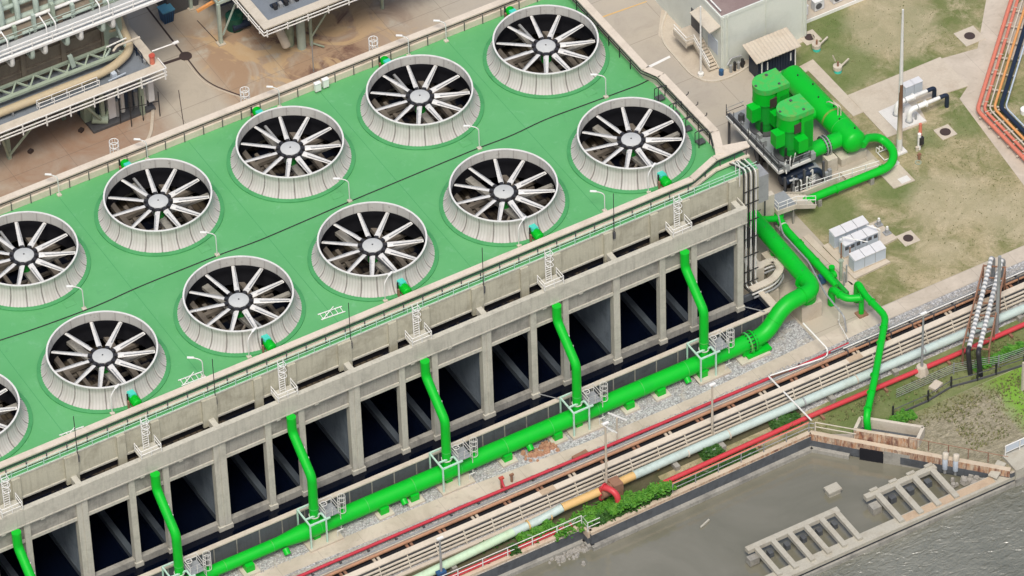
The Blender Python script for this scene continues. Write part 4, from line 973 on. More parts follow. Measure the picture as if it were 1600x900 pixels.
MB().tube([(83.0, 6.4, 3.8), (83.0, 6.4, 4.9), (82.8, 7.4, 4.9)], .06, 8, bend=.3).build('vent_hoop', 'cream2', tk)
for k in range(6): MB().tube([(82.8 + (.35 if k % 2 else -.2), 13.6 - 1.9 * k, 3.74), (82.8 + (.35 if k % 2 else -.2), 13.6 - 1.9 * k, 3.92)], .08, 8).build('nozzle', 'black', tk)
tag(MB().box(79.6, 3.3, -.05, 80.7, 4.3, 1.75).build('support_block', 'cream2'), 'square pale concrete block under the flanged pump branch', 'support block')
tag(MB().box(80.6, 1.4, -.05, 84.4, 2.6, .35).build('long_plinth', 'cream2'), 'low concrete plinth below the end of the header tank', 'plinth')
# thin return pipe
rt = T('return_pipe', 'green return pipe looping out of the tank end and back under the platform', 'pipe', (82, 1, 0))
MB().tube([(83.3, 3.0, 2.4), (84.2, 3.6, 2.4), (86.0, 3.9, 1.5), (86.3, 1.7, 1.2), (84.8, .1, 1.1), (80, .2, 1.1), (73.5, .3, 1.1), (71.6, .2, 1.3), (71.5, -.8, 1.6)], .42, 20, bend=1.3).build('pipe_run', 'pipe', rt)
for x in (84.0, 83.7, 78.5, 75.6): flange((x, .18, 1.1), (1, 0, 0), .48, 'pipe', rt, .06)
for x in (76.5, 82.5): MB().box(x - .2, -.2, -.05, x + .2, .6, .8).build('support', 'conc_grey', rt)
# low walls and stair in front of the pumps
st = T('stair', 'pale steel stair and landing with handrails in front of the pump platform', 'stair', (72, 0, 0))
MB().box(71.2, -1.0, 2.5, 73.2, 1.2, 2.62).build('landing', 'grate', st)
sg = MB(); sg.bar((71.1, 3.6, 3.3), (71.1, -1.0, 2.4), .1, .55); sg.bar((71.1, -1.0, 2.4), (73.2, -1.1, 2.35), .1, .55); sg.bar((73.2, -1.1, 2.3), (75.4, -1.1, 1.3), .1, .45); sg.bar((73.2, 1.1, 2.3), (75.4, 1.1, 1.3), .1, .35); sg.build('stringer', 'cream2', st)
for k in range(6): MB().box(73.3 + k * .36, -1.05, 2.25 - k * .2, 73.62 + k * .36, .9, 2.3 - k * .2).build('step', 'cream2', st)
for h_ in (.5, 1.0): MB().tube([(71.2, 1.4, 2.6 + h_), (71.2, -1.0, 2.6 + h_), (73.2, -1.05, 2.6 + h_), (75.4, -1.05, 1.6 + h_)], .04, 6).build('rail', 'white2', st)
for a in ((71.2, 1.2, 2.6), (71.2, -1.0, 2.6), (72.2, -1.0, 2.6), (73.2, -1.05, 2.6), (74.3, -1.05, 2.1), (75.4, -1.05, 1.6)): MB().bar(a, (a[0], a[1], a[2] + 1.0), .06).build('post', 'white2', st)
for x in (71.3, 73.0): MB().box(x - .08, -.9, 0, x + .08, -.74, 2.5).build('leg', 'conc_grey', st)
hr = railing('handrail', 'pale handrail on the low wall in front of the pump platform', [(74.6, 1.3, 1.4), (79.4, 1.0, 1.2), (84.0, 1.0, .6)], .9, 'white2', (1.0, .45), 1.6)
tag(MB().box(73.4, 1.05, 0, 79.2, 1.3, 1.5).box(79.2, 1.05, 0, 84.0, 1.25, .6).build('low_wall', 'cream2'), 'low pale concrete wall below the pump platform handrail', 'wall')
for i, (x, y) in enumerate(((78.3, 1.7), (78.8, 1.9))):
    tag(MB().box(x, y, 0, x + .35, y + .3, 2.0).build('control_post', 'grey'), ('left', 'right')[i] + ' of two grey control posts by the green return pipe', 'control post', 'grey control posts')
cw = T('valve_pit', 'beige concrete valve pit with upright steel bars between tower and pumps', 'valve pit', (68, 4, 0))
MB().box(65.6, -.6, -.05, 71.0, .0, 4.6).build('wall', 'cream2', cw); MB().box(70.4, 0, 0, 71.0, 8.4, 3.2).build('wall', 'cream2', cw); MB().box(64.4, 6.0, 0, 71.0, 8.4, 2.3).build('wall', 'slab', cw)
MB().tube([(67.3, -.8, 1.5), (67.3, -.8, 5.6), (69.8, -.8, 5.6), (69.8, -.8, 2.5)], .08, 8, bend=.5).build('hoop', 'darkgrey', cw)
MB().tube([(66.3, -.85, 3.6), (69.3, -.85, 3.6)], .05, 8).build('bar', 'darkgrey', cw)
MB().tube([(66.4, -.7, 5.4), (68.6, -.7, 6.0), (69.1, -.7, 5.2)], .1, 8, bend=.4).build('bar', 'white2', cw)
pb = MB()
for k in range(4): pb.box(66.2 + k * .6, -1.5, .0, 66.5 + k * .6, -1.2, 2.4)
pb.build('stand', 'darkgrey', cw)
for i, (x, y) in enumerate(((65.0, 3.4), (68.3, 4.8))):
    t = T('gantry', ('dark angular steel frame close to the parapet corner', 'dark angular steel frame next to the pump platform')[i], 'gantry', (x, y, 0), 'dark steel frames')
    for a, b_ in ((0, 0), (1.3, 0), (0, 1.3), (1.3, 1.3)): MB().bar((x + a, y + b_, 0), (x + a, y + b_, 5.2), .09).build('leg', 'black', t)
    for z in (3.4, 5.1): MB().path([(x, y, z), (x + 1.3, y, z), (x + 1.3, y + 1.3, z), (x, y + 1.3, z), (x, y, z)], .08, .08).build('brace', 'black', t)
# ground clutter behind the right parapet: conduits over the yard wall
for i, (px, py) in enumerate(((1072, 149), (1087, 165), (1101, 182))):
    p = G(px, py, 18.25); tag(MB().tube([p, (p[0] + .3, p[1] + .1, p[2]), (p[0] + .3, p[1] + .1, p[2] + .25)], .05, 6).build('anchor', 'black'), '%s small black anchor from the top on the cream cap of the right parapet' % ORD[i], 'anchor', 'small black anchors')

# ================================================================== YARD AND LAWN OBJECTS
# electrical cabinets
def cabinet(x, y, n_, wd, dp_, h_, label, slots=False):
    t = T('switch_cabinet', label, 'switch cabinet', (x, y, .1), 'switch cabinets on slabs')
    L_ = n_ * wd
    MB().box(x - L_ / 2, y - dp_ / 2, .35, x + L_ / 2, y + dp_ / 2, h_).build('case', 'cab', t)
    MB().box(x - L_ / 2 - .02, y - dp_ / 2 - .04, .2, x + L_ / 2 + .02, y + dp_ / 2 + .04, .36).build('sill', 'slab', t)
    for k in range(n_):
        lid = MB(); a = x - L_ / 2 + k * wd; lid.add([(a + .03, y - dp_ / 2 - .1, h_ + .01), (a + wd - .03, y - dp_ / 2 - .1, h_ + .01), (a + wd - .03, y + dp_ / 2 + .08, h_ + .1), (a + .03, y + dp_ / 2 + .08, h_ + .1), (a + .03, y - dp_ / 2 - .1, h_ + .1), (a + wd - .03, y - dp_ / 2 - .1, h_ + .1), (a + wd - .03, y + dp_ / 2 + .08, h_ + .2), (a + .03, y + dp_ / 2 + .08, h_ + .2)], [(0, 3, 2, 1), (4, 5, 6, 7), (0, 1, 5, 4), (1, 2, 6, 5), (2, 3, 7, 6), (3, 0, 4, 7)]); lid.build('lid', 'cabtop', t)
        if k: MB().box(a - .02, y - dp_ / 2 - .02, .4, a + .02, y - dp_ / 2, h_ - .05).build('door_gap', 'grey', t)
        if slots:
            for q in (.25, .75): MB().box(a + wd * q - .2, y - dp_ / 2 - .03, h_ - .6, a + wd * q + .2, y - dp_ / 2 - .005, h_ - .2).build('vent', 'darkgrey', t)
    return t
struct(MB().prism([(73.6, -5.2), (77.2, -4.9), (80.0, -4.9), (80.3, -8.0), (77.4, -8.3), (77.9, -10.5), (73.7, -10.7)], -.05, .22).build('cabinet_slab', 'slab'))
cabinet(76.2, -5.75, 3, 1.3, .95, 1.8, 'rear row of three pale electrical cabinets on the lawn slab')
cabinet(76.3, -7.35, 3, 1.3, .9, 1.8, 'middle row of three pale cabinets with dark vent slots', True)
cabinet(75.9, -9.5, 3, 1.2, .95, 1.7, 'front row of three pale electrical cabinets nearest the walkway')
t = T('pipe_goal', 'slim steel pipe frame standing in front of the middle cabinets', 'pipe frame', (74.5, -8.4, .2))
MB().tube([(74.4, -7.4, .2), (74.4, -7.4, 2.7), (76.2, -9.1, 2.5)], .05, 6, bend=.1).build('hoop', 'white2', t)
for q in ((73.9, -8.0), (74.3, -8.9)): MB().bar((q[0], q[1], .2), (q[0], q[1], 2.6), .1).build('leg', 'rust', t)
MB().tube([(77.4, -7.0, 2.5), (78.2, -8.1, 2.4), (78.2, -8.1, .2)], .05, 6, bend=.1).build('hoop', 'white2', t)
for i, (px, py) in enumerate(((1373, 352), (1386, 365))):
    p = G(px, py, .2); t = T('small_transformer', ('left', 'right')[i] + ' of two small grey posts on the end of the cabinet slab', 'post', p, 'small grey posts')
    MB().cyl(p[0], p[1], .2, .8, .2, 10).build('body', 'grey', t); MB().cyl(p[0], p[1], .8, 1.1, .12, 10).build('cap', 'white2', t); MB().box(p[0] - .35, p[1] - .3, .2, p[0] + .35, p[1] + .3, .35).build('foot', 'grey', t)
# manholes
for i, (px, py, r, lb) in enumerate(((1419, 373, .5, 'round manhole in a pale square beside the cabinets'), (1515, 57, .55, 'round manhole on a large pale slab by the far lawn path'), (1477, 207, .55, 'round manhole in a pale square on the lawn right of the hydrant'), (1265, 59, .5, 'dark round manhole by the building corner under the air conditioners'), (1157, 99, .5, 'dark round manhole at the foot of the building next to the shelter'))):
    p = G(px, py); t = T('manhole', lb, 'manhole', (p[0], p[1], 0), 'manholes')
    hw = (.85, 1.15, .85, .9, .9)[i]
    MB().obox(p[0], p[1], -.05, .07, hw * 2, hw * 2, .0).build('surround', 'slab', t)
    MB().cyl(p[0], p[1], .05, .1, r, 24).build('cover', 'iron', t)
# mast
p = G(1405, 237)
t = T('mast', 'very tall white mast with rust stains standing on the lawn', 'mast', (p[0], p[1], 0))
MB().box(p[0] - .6, p[1] - .55, -.05, p[0] + .6, p[1] + .55, .2).build('base', 'slabwhite', t)
MB().tube([(p[0], p[1], .2), (p[0], p[1], 9.5), (p[0], p[1], 18.2)], [.3, .2, .1], 16).build('pole', 'white', t)
rs_ = MB(); rs_.tube([(p[0] - .02, p[1] - .035, 1.8), (p[0] - .02, p[1] - .035, 5), (p[0], p[1] - .03, 8.8)], [.27, .24, .195], 16)
rsp = NT('rust_run'); zz = rsp.sep()[2]; cc_ = rsp.mix(rsp.ramp(zz, 2.0, 6.0), (.66, .55, .42, 1), (.16, .08, .04, 1)); rs_.build('rust_run', rsp.fin(cc_, .8), t)
t = T('rack', 'small white tube rack lying beside the foot of the mast', 'rack', (85.6, 2.5, 0))
for k in range(4): MB().tube([(85.3 + .35 * k, 3.5, .1), (85.3 + .35 * k, 3.5, .8), (85.3 + .35 * k, 2.9, .9)], .05, 6, bend=.15).build('hoop', 'white2', t)
MB().path([(85.3, 3.3, .2), (86.6, 3.3, .2), (86.6, 2.0, .2), (85.3, 2.0, .2), (85.3, 3.3, .2)], .08, .08).build('frame', 'white2', t)
for i, poly in enumerate(([(83.9, .9), (86.3, .8), (86.3, -1.9), (83.9, -1.8)], [(84.9, -.9 + .0), (86.0, -.9), (86.0, -1.7), (84.9, -1.7)])):
    tag(MB().prism(poly, -.03 + .12 * i, .12 + .04 * i).build('slab', 'slab' if not i else 'slabwhite'), ('pale square slab on the lawn below the mast', 'small white plate on the square slab below the mast')[i], 'slab')
p = G(1399, 257); tag(MB().box(p[0] - .4, p[1] - .3, 0, p[0] + .3, p[1] + .3, .35).build('box', 'slabwhite'), 'small white box between the mast and the square slab', 'box')
# white double cabinet and pipes on the valve pad
t = T('valve_cabinet', 'pair of pale cabinets on the concrete slab behind the mast', 'cabinet', (92.8, 8.9, .1))
for k in range(2): MB().box(91.9 + 1.0 * k, 8.4, .1, 92.85 + 1.0 * k, 9.1, 1.75).build('case', 'cab', t); MB().box(91.85 + 1.0 * k, 8.33, 1.75, 92.88 + 1.0 * k, 9.17, 1.83).build('top', 'cabtop', t)
for i, (dx, dy, lb) in enumerate(((0, 1.5, 'rear white swan-neck pipe with a black end on the valve pad'), (0, 0, 'front white swan-neck pipe with a black end on the valve pad'))):
    x, y = 90.0 + i * .5, 5.6 + dy
    t = T('swan_pipe', lb, 'pipe', (x, y, .16), 'white swan-neck pipes')
    MB().tube([(x, y, .1), (x, y, 1.6), (x + 1.9, y, 1.6)], .27, 16, bend=.6).build('pipe_run', 'white2', t)
    MB().tube([(x + 1.85, y, 1.6), (x + 3.6, y, 1.6)], .2, 14).build('lagging', 'white', t)
    MB().tube([(x + 3.5, y, 1.6), (x + 4.4, y, 1.6), (x + 4.4, y, .0)], .22, 14, bend=.35).build('end_bend', 'navy', t)
    flange((x + 1.9, y, 1.6), (1, 0, 0), .36, 'white2', t, .1); flange((x, y, .24), (0, 0, 1), .4, 'grey', t, .1); flange((x + .9, y, 1.6), (1, 0, 0), .33, 'grey', t, .08)
    MB().tube([(x + .7, y - .1, .2), (x + .7, y - .1, .9)], .12, 10).build('valve', 'grey', t)
# hydrant and valves
p = G(1436, 233); t = T('hydrant', 'tall orange and white hydrant standing on the lawn right of the mast', 'hydrant', (p[0], p[1], 0))
MB().cyl(p[0], p[1], 0, 2.0, .18, 12).build('barrel', 'white2', t); MB().cyl(p[0] + .25, p[1] + .25, .3, 3.0, .22, 12, .16).build('cover', 'salmon', t)
MB().box(p[0] - .1, p[1] - .3, .7, p[0] + .35, p[1], 1.6).build('valve_box', 'black', t); MB().cyl(p[0] - .3, p[1] - .1, 0, .5, .16, 10).build('cap', 'cream2', t)
p = G(1436, 250); t = T('small_hydrant', 'small rusty hydrant in the grass below the tall orange one', 'hydrant', (p[0], p[1], 0)); MB().cyl(p[0], p[1], 0, .9, .13, 10).build('barrel', 'rust', t); MB().box(p[0] - .2, p[1] - .1, .6, p[0] + .2, p[1] + .1, .8).build('outlet', 'rust', t); MB().lathe(p[0] - .3, p[1] - .3, [(.25, .02), (.32, .02), (.32, .1), (.25, .1)], 16, closed=True).build('ring', 'sage', t)
for i, (px, py) in enumerate(((1276, 78), (1309, 112))):
    p = G(px, py); t = T('lawn_valve', ('upper', 'lower')[i] + ' of two ochre topped valves with green feet on the lawn by the tank', 'valve', (p[0], p[1], 0), 'lawn valves')
    MB().cyl(p[0], p[1], 0, .35, .4, 18).build('foot', 'teal', t); MB().cyl(p[0], p[1] + .05, .35, .75, .46, 18).build('bonnet', 'cream2', t)
    MB().cyl(p[0], p[1], .75, 1.3, .1, 10).build('stem', 'rust', t); MB().bar((p[0] + .3, p[1], .5), (p[0] + 1.6, p[1] + .5, .6), .14).build('lever', 'cream2', t); MB().bar((p[0] - .1, p[1] + .3, 1.2), (p[0] - .3, p[1] + .5, 1.9), .09).build('spindle', 'slab', t)
for i, (px, py) in enumerate(((1348, 365), (1240, 440))): pass
# building
bt = T('service_building', 'pale grey-green windowless service building with a dusty brown flat roof', 'building', (84, 30, 0))
BX0, BX1, BY0, BY1, BH = 78.9, 88.9, 21.9, 40.0, 6.9
MB().box(BX0, BY0, 0, BX1, BY1, BH).build('wall', 'bldg', bt)
rf = MB(); rf.box(BX0 + .1, BY0 + .1, BH + .003, BX1 - .1, BY1 - .1, BH + .06); rf_ = rf.build('roof', 'roof', bt)
pr = MB(); pr.box(BX0 - .06, BY0 - .06, BH - .3, BX1 + .06, BY0 + .1, BH + .1); pr.box(BX0 - .06, BY0 + .1, BH - .3, BX0 + .1, BY1, BH + .1); pr.box(BX1 - .1, BY0 + .1, BH - .3, BX1 + .06, BY1, BH + .1); pr.build('roof_edge', 'bldg', rf_)
MB().tube([(BX0 + .25, BY0 + 3.8, BH + .45), (BX0 + .25, BY0 + .5, BH + .45)], .08, 8, dome=1).build('roof_pipe', 'white2', rf_)
for x in (BX0 + .2, BX0 + .75, BX0 + 5.2, BX1 - .5, BX1 - .15): MB().tube([(x, BY0 - .07, .1), (x, BY0 - .07, BH)], .045 if x > 80 else .09, 8).build('downpipe', 'bldg', bt)
MB().box(BX0 - .06, BY0 + 3.6, 1.8, BX0 - .001, BY0 + 5.6, 4.2).build('door', 'darkgrey', bt)
MB().box(BX0 - .06, BY0 + .6, 1.6, BX0 - .001, BY0 + 2.4, 3.4).build('window', 'cab', bt)
cp = MB(); cp.add([(BX0, BY0 + .1, 5.6), (BX0 - 1.3, BY0 + .1, 5.3), (BX0 - 1.3, BY0 + 3.8, 5.3), (BX0, BY0 + 3.8, 5.6), (BX0, BY0 + .1, 5.75), (BX0 - 1.3, BY0 + .1, 5.42), (BX0 - 1.3, BY0 + 3.8, 5.42), (BX0, BY0 + 3.8, 5.75)], [(0, 3, 2, 1), (4, 5, 6, 7), (0, 1, 5, 4), (1, 2, 6, 5), (2, 3, 7, 6), (3, 0, 4, 7)]); cp.build('canopy', 'cream2', bt)
sts = T('outside_stair', 'concrete outside stair with landing on the left wall of the service building', 'stair', (77.8, 26, 0))
MB().box(76.9, 25.2, 1.6, 78.85, 27.6, 1.85).build('landing', 'slab', sts)
sn = MB(); sn.bar((77.75, 25.2, 1.8), (77.75, 22.2, .3), .1, .5); sn.bar((78.8, 25.2, 1.7), (78.8, 22.2, .15), .1, .3); sn.build('stringer', 'cream2', sts)
for k in range(9): MB().box(77.8, 24.9 - k * .33, 1.55 - k * .17, 78.75, 25.2 - k * .33, 1.63 - k * .17).build('step', 'slab', sts)
MB().box(76.82, 25.1, 1.5, 76.92, 27.6, 2.2).build('landing_rail', 'cream2', sts)
for h_ in (.55, 1.0): MB().tube([(76.9, 27.6, 1.8 + h_), (76.9, 25.2, 1.8 + h_), (77.75, 25.2, 1.8 + h_), (77.75, 22.2, .3 + h_)], .05, 6).build('rail', 'white2', sts)
p = G(1095, 118); t = T('flag_pole', 'white pole with a round foot standing in front of the service building', 'pole', (p[0], p[1], 0)); MB().tube([(p[0], p[1], 0), (p[0], p[1], 9.0)], [.11, .08], 10).build('pole', 'white2', t); MB().cyl(p[0], p[1], 0, .35, .3, 14).build('foot', 'white2', t)
t = T('pump_set', 'cluster of small dark pumps by the front corner of the service building', 'pump set', (80.2, 21.2, 0))
for k in range(4): MB().cyl(79.6 + k * .45, 21.2, 0, .9 + .2 * (k % 2), .16, 10).build('cylinder', 'black' if k % 2 else 'grey', t)
MB().tube([(79.3, 21.4, .9), (79.9, 21.6, 1.4), (81, 21.5, 1.3)], .09, 8, bend=.2).build('hose', 'grey', t)
tag(MB().cyl(78.6, 21.4, 0, .6, .25, 14).build('tub', 'bluebin'), 'small blue tub at the front corner of the service building', 'tub')
# shelter with dark container
t = T('shelter', 'small shelter roof on thin white posts over a dark blue container', 'shelter', (83.4, 19.6, 0))
r_ = MB(); n = 26; L_ = []
vs = []; 
for k in range(n + 1):
    x = 80.6 + k * 5.2 / n; dz = .05 * (k % 2); vs += [(x, 18.0, 2.95 + dz), (x, 20.7, 3.45 + dz), (x, 18.0, 2.87 + dz), (x, 20.7, 3.37 + dz)]
fs = []
for k in range(n): a = 4 * k; fs += [(a, a + 4, a + 5, a + 1), (a + 2, a + 3, a + 7, a + 6), (a, a + 2, a + 6, a + 4), (a + 1, a + 5, a + 7, a + 3)]
fs += [(0, 1, 3, 2), (4 * n, 4 * n + 2, 4 * n + 3, 4 * n + 1)]
r_.add(vs, fs); r_.build('roof', 'timber' if False else 'slab', t, smooth=False)
for x in (81.4, 85.3): 
    for y in (18.3, 20.5): MB().bar((x, y, 0), (x, y, 3.0 if y < 19 else 3.35), .09).build('post', 'white2', t)
t = T('container', 'dark blue container with white door handles under the shelter roof', 'container', (83.4, 19.5, 0))
MB().box(81.2, 18.7, .05, 85.6, 20.4, 2.6).build('body', 'navy', t)
rbm = MB()
for k in range(14): rbm.box(81.35 + k * .31, 18.64, .15, 81.47 + k * .31, 18.7, 2.5)
rbm.build('ribs', 'navy', t)
for x in (82.2, 84.9): MB().box(x, 18.58, 1.0, x + .12, 18.64, 2.0).build('handle', 'white2', t)
# air conditioners on a ledge
lg_ = T('equipment_ledge', 'low white edged concrete ledge carrying the air conditioners', 'ledge', (93, 24.5, 0))
MB().box(88.95, 23.6, 0, 97.5, 27.0, .3).build('slab', 'slab', lg_); MB().box(88.95, 23.5, 0, 97.5, 23.6, .38).build('edge', 'white2', lg_); MB().path([(89.0, 25.8, 1.0), (97, 25.8, 1.0)], .12, .1).build('rail', 'white2', lg_)
ac0 = None
for i, x in enumerate((90.0, 91.9, 94.1, 95.7)):
    lb = '%s white air conditioner unit from the left on the ledge beside the building' % ORD[i]
    if ac0 is None:
        ac0 = T('air_conditioner', lb, 'air conditioner', (x, 24.5, .3), 'air conditioners beside the building')
        MB().box(x - .55, 24.2, .4, x + .55, 24.9, 1.5).build('case', 'cabtop', ac0); MB().box(x - .6, 24.15, 1.5, x + .6, 24.95, 1.56).build('lid', 'white2', ac0)
        MB().tube([(x - .1, 24.2, .95), (x - .1, 24.15, .95)], .36, 18).build('fan_grille', 'darkgrey', ac0)
        for q in (-.4, .4): MB().box(x + q - .05, 24.25, .3, x + q + .05, 24.85, .4).build('foot', 'darkgrey', ac0)
    else: dup(ac0, (x, 24.5, .3), lb)
# orange and red pipe rack at the right edge
pr_ = T('pipe_rack', 'bundle of salmon, orange, white and dark pipes bending round the far lawn', 'pipe rack', (98, 0, 0))
C0 = [(97.0, -14), (96.9, -2.6), (96.95, 3.0), (101.5, 7.7), (113, 19.5), (150, 57)]
def off(path, o_):
    out = []
    for i, p in enumerate(path):
        a = Vector(path[max(i - 1, 0)]); b_ = Vector(p); c = Vector(path[min(i + 1, len(path) - 1)])
        d1 = (b_ - a).normalized() if i else (c - b_).normalized(); d2 = (c - b_).normalized() if i < len(path) - 1 else d1
        nn = Vector((d1.y, -d1.x)) + Vector((d2.y, -d2.x)); nn = nn / max(nn.length, 1e-6); k = 1 / max(.4, nn.dot(Vector((d1.y, -d1.x))))
        out.append((b_.x + nn.x * o_ * k, b_.y + nn.y * o_ * k))
    return out
RB = [G(px, py, .7)[:2] for px, py in ((1640, 292), (1600, 247), (1560, 203), (1527, 172), (1545, 105), (1580, 0), (1612, -95))]
for o_, r_, mt in ((0, .21, 'salmon'), (.62, .16, 'salmon'), (1.1, .08, 'cream2'), (1.55, .14, 'orange'), (2.15, .23, 'navy'), (2.6, .09, 'cab')):
    q = off([RB[0], RB[1], RB[3], RB[5], RB[6]], o_); MB().tube([(a, b_, .7) for a, b_ in q], r_, 12, bend=.6).build('pipe', mt, pr_)
for i in (0, 1, 2, 3, 4, 5):
    pass
for a_, b__, n_ in ((RB[1], RB[3], 5), (RB[3], RB[5], 7)):
    a_, b__ = Vector(a_), Vector(b__); dd = (b__ - a_).normalized(); nn = Vector((dd.y, -dd.x))
    for k in range(n_):
        p = a_.lerp(b__, (k + .5) / n_); MB().bar((p.x - nn.x * .3, p.y - nn.y * .3, .42), (p.x + nn.x * 2.6, p.y + nn.y * 2.6, .42), .14).build('sleeper', 'cream2', pr_)
        MB().bar((p.x + nn.x * .35, p.y + nn.y * .35, .88), (p.x + nn.x * .9, p.y + nn.y * .9, .88), .05).build('clamp', 'cream2', pr_)
p = G(1598, 178); tag(MB().cyl(p[0] + .3, p[1], 0, .5, .5, 16).build('round_cap', 'white2'), 'round white cap in the grass at the right picture edge', 'cap')
# ================================================================== PIPE CORRIDOR
fp_ = T('fire_pipe', 'thin crimson fire pipe on short stands beside the walkway', 'pipe', (30, -18.6, 0))
MB().tube([(-60, -17.6, .5), (25, -17.85, .5), (45, -18.1, .5), (59.6, -18.25, .5)], .16, 14).build('pipe_run', 'redpipe', fp_)
MB().tube([(61.5, -18.3, .4), (68.3, -18.1, .4)], .13, 12).build('pipe_run', 'redpipe', fp_); MB().tube([(59.6, -18.25, .5), (61.5, -18.3, .4)], .1, 10).build('pipe_run', 'rust', fp_)
for k in range(22): MB().box(2.0 + k * 2.9 - .08, -18.15, 0, 2.08 + k * 2.9, -17.85, .36).build('stand', 'darkgrey', fp_)
t = T('fire_hydrant', 'red hydrant branch rising from the crimson fire pipe', 'hydrant', (31.0, -18.3, 0)); MB().tube([(31.0, -17.95, .4), (31.0, -17.5, .6), (31.0, -17.2, 1.1)], .12, 10, bend=.2).build('branch', 'redpipe', t); MB().cyl(31.0, -17.2, 0, 1.2, .12, 10).build('standpipe', 'hyd', t); MB().box(30.8, -17.3, 1.1, 31.25, -17.0, 1.3).build('outlet', 'hyd', t)
t = T('bollard_valve', 'short dark red valve post standing in the gravel above the fire pipe', 'valve', (32.2, -17.0, 0)); MB().cyl(32.2, -17.0, 0, .9, .12, 10).build('post', 'rust', t); MB().box(32.0, -17.1, .8, 32.4, -16.9, 1.0).build('head', 'rust', t)
tag(MB().obox(39.2, -17.6, 0, .4, 1.6, .55, .1).build('rusty_drum', 'rust'), 'rusty box lying on the gravel just above the crimson pipe', 'box')
sp_ = T('small_pipes', 'bunch of thin grey pipes on sleepers beside the rust brown pipe', 'pipes', (30, -19.2, 0))
for y, r_, mt in ((-18.32, .04, 'grey'), (-18.45, .06, 'grey'), (-18.62, .06, 'cream2'), (-18.76, .04, 'grey')): MB().tube([(-60, y, .35), (90, y - .05, .35)], r_, 8).build('pipe_run', mt, sp_)
rp_ = T('rust_pipe', 'rust brown pipe running the length of the corridor above a dark trench', 'pipe', (30, -19.8, 0))
MB().tube([(-60, -19.02, .45), (90, -19.12, .45)], .17, 14).build('pipe_run', 'rustpipe', rp_)
for k in range(24):
    x = 6 + k * 3.45
    for q in (0, .45): MB().box(x + q - .13, -20.5, .1, x + q + .13, -18.2, .24).build('sleeper', 'rust' if k % 3 else 'slab', rp_)
# conduits further right of the corridor
for i, (y, z) in enumerate(((-18.55, .8), (-18.85, .9), (-19.15, .75))):
    tag(MB().tube([(66.0 + i * 1.2, y, z), (92, y - .05, z)], .07, 8).build('conduit', ('grey', 'white', 'darkgrey')[i]), '%s of three thin conduits running right behind the green discharge pipe' % ('rearmost', 'middle', 'nearest')[i], 'conduit', 'thin conduits in the corridor')
for k in range(9):
    x = 67.5 + k * 2.4; tag(MB().box(x - .05, -19.3, 0, x + .05, -18.4, .7).build('conduit_stand', 'darkgrey'), 'small dark conduit stand, one of a line in the right hand corridor', 'stand', 'dark conduit stands') 
ct = T('cable_trays', 'stack of wide cream cable trays with open side ladders along the corridor', 'cable trays', (30, -21.6, 0))
MB().box(-60, -21.22, 1.28, 95, -20.6, 1.4).build('cover', 'cream', ct)
for y, z in ((-21.38, 1.02), (-21.54, .68), (-21.7, .34)): MB().box(-60, y - .09, z - .06, 95, y + .09, z + .06).build('side_tray', 'cream2', ct)
bk = MB(); bk.box(-60, -21.2, .1, 95, -21.1, 1.25); bk.build('core_shade', 'darkgrey', ct)  # dark panel painting the shade between the side trays
for k in range(30):
    x = 4 + k * 2.95; MB().bar((x, -21.85, .1), (x, -21.3, 1.3), .1, .08).build('stand', 'cream2', ct)
MB().box(-60, -22.35, 0, 95, -21.95, .16).build('ledge', 'slab', ct)
for x in (33.0, 66.4, 80.9): MB().box(x, -21.25, 1.403, x + 1.5, -20.57, 1.44).build('joint_cover', 'timber', ct)
bp2 = T('coolant_pipe', 'pale blue and green lagged pipe running between the cable trays and the river', 'pipe', (50, -22.9, 0))
MB().tube([(-60, -24.1, .75), (18, -23.9, .75), (28.6, -23.4, .8)], .42, 20).build('left_run', 'palegreen', bp2)
MB().tube([(28.6, -23.4, .8), (31.6, -23.4, .9), (33.8, -23.45, 1.3)], .4, 20, bend=.8).build('left_bend', 'bluepipe', bp2)
MB().tube([(33.8, -23.45, 1.3), (37.7, -23.5, 1.35)], .4, 20).build('ochre_run', 'ochre', bp2)
MB().tube([(39.9, -23.3, 1.2), (41.6, -23.2, 1.15)], .4, 20).build('ochre_run', 'ochre', bp2)
MB().tube([(41.6, -23.2, 1.15), (46, -22.95, .95), (56, -22.85, .85), (95, -23.2, .8)], .42, 20).build('right_run', 'bluepipe', bp2)
for x, mt in ((12, 'ochre'), (17.5, 'ochre'), (30.2, 'ochre'), (32.5, 'ochre'), (44.2, 'ochre'), (47.5, 'cream2'), (52, 'cream2'), (60.2, 'grey'), (66, 'cream2'), (73.5, 'grey'), (79, 'cream2'), (86, 'cream2')):
    y = -23.95 if x < 20 else (-23.42 if x < 40 else -22.95); z = .76 if x < 20 else (.95 if x < 40 else .87)
    flange((x, y, z), (1, 0, 0), .47, mt, bp2, .12, 'collar')
for x in (9, 22, 46, 51, 57, 63, 70, 84): MB().box(x - .25, -24.3 if x < 30 else -23.8, 0, x + .25, -23.7 if x < 30 else -22.9, .5).build('support', 'conc_grey', bp2)
q = MB(); q.tube([(37.7, -23.7, 1.3), (39.9, -23.6, 1.2)], .6, 16); q.box(38.9, -24.2, .4, 39.9, -23.0, 1.9); q.build('valve_body', 'rust', bp2)
rv = T('red_bend', 'bright red pipe bend standing among the vines', 'pipe bend', (38, -24.2, 0)); MB().tube([(37.9, -23.6, .5), (37.9, -23.7, 2.2), (38.6, -25.2, 2.2), (38.7, -25.4, .6)], .3, 16, bend=.9).build('bend', 'redpipe2', rv); flange((37.9, -23.65, 1.3), (0, 0, 1), .42, 'redpipe', rv, .14); flange((38.0, -23.9, 2.15), (.3, -1, 0), .4, 'redpipe2', rv, .12)
r2 = T('river_red_pipe', 'long red pipe following the river railing and the grass verge', 'pipe', (50, -24.6, 0))
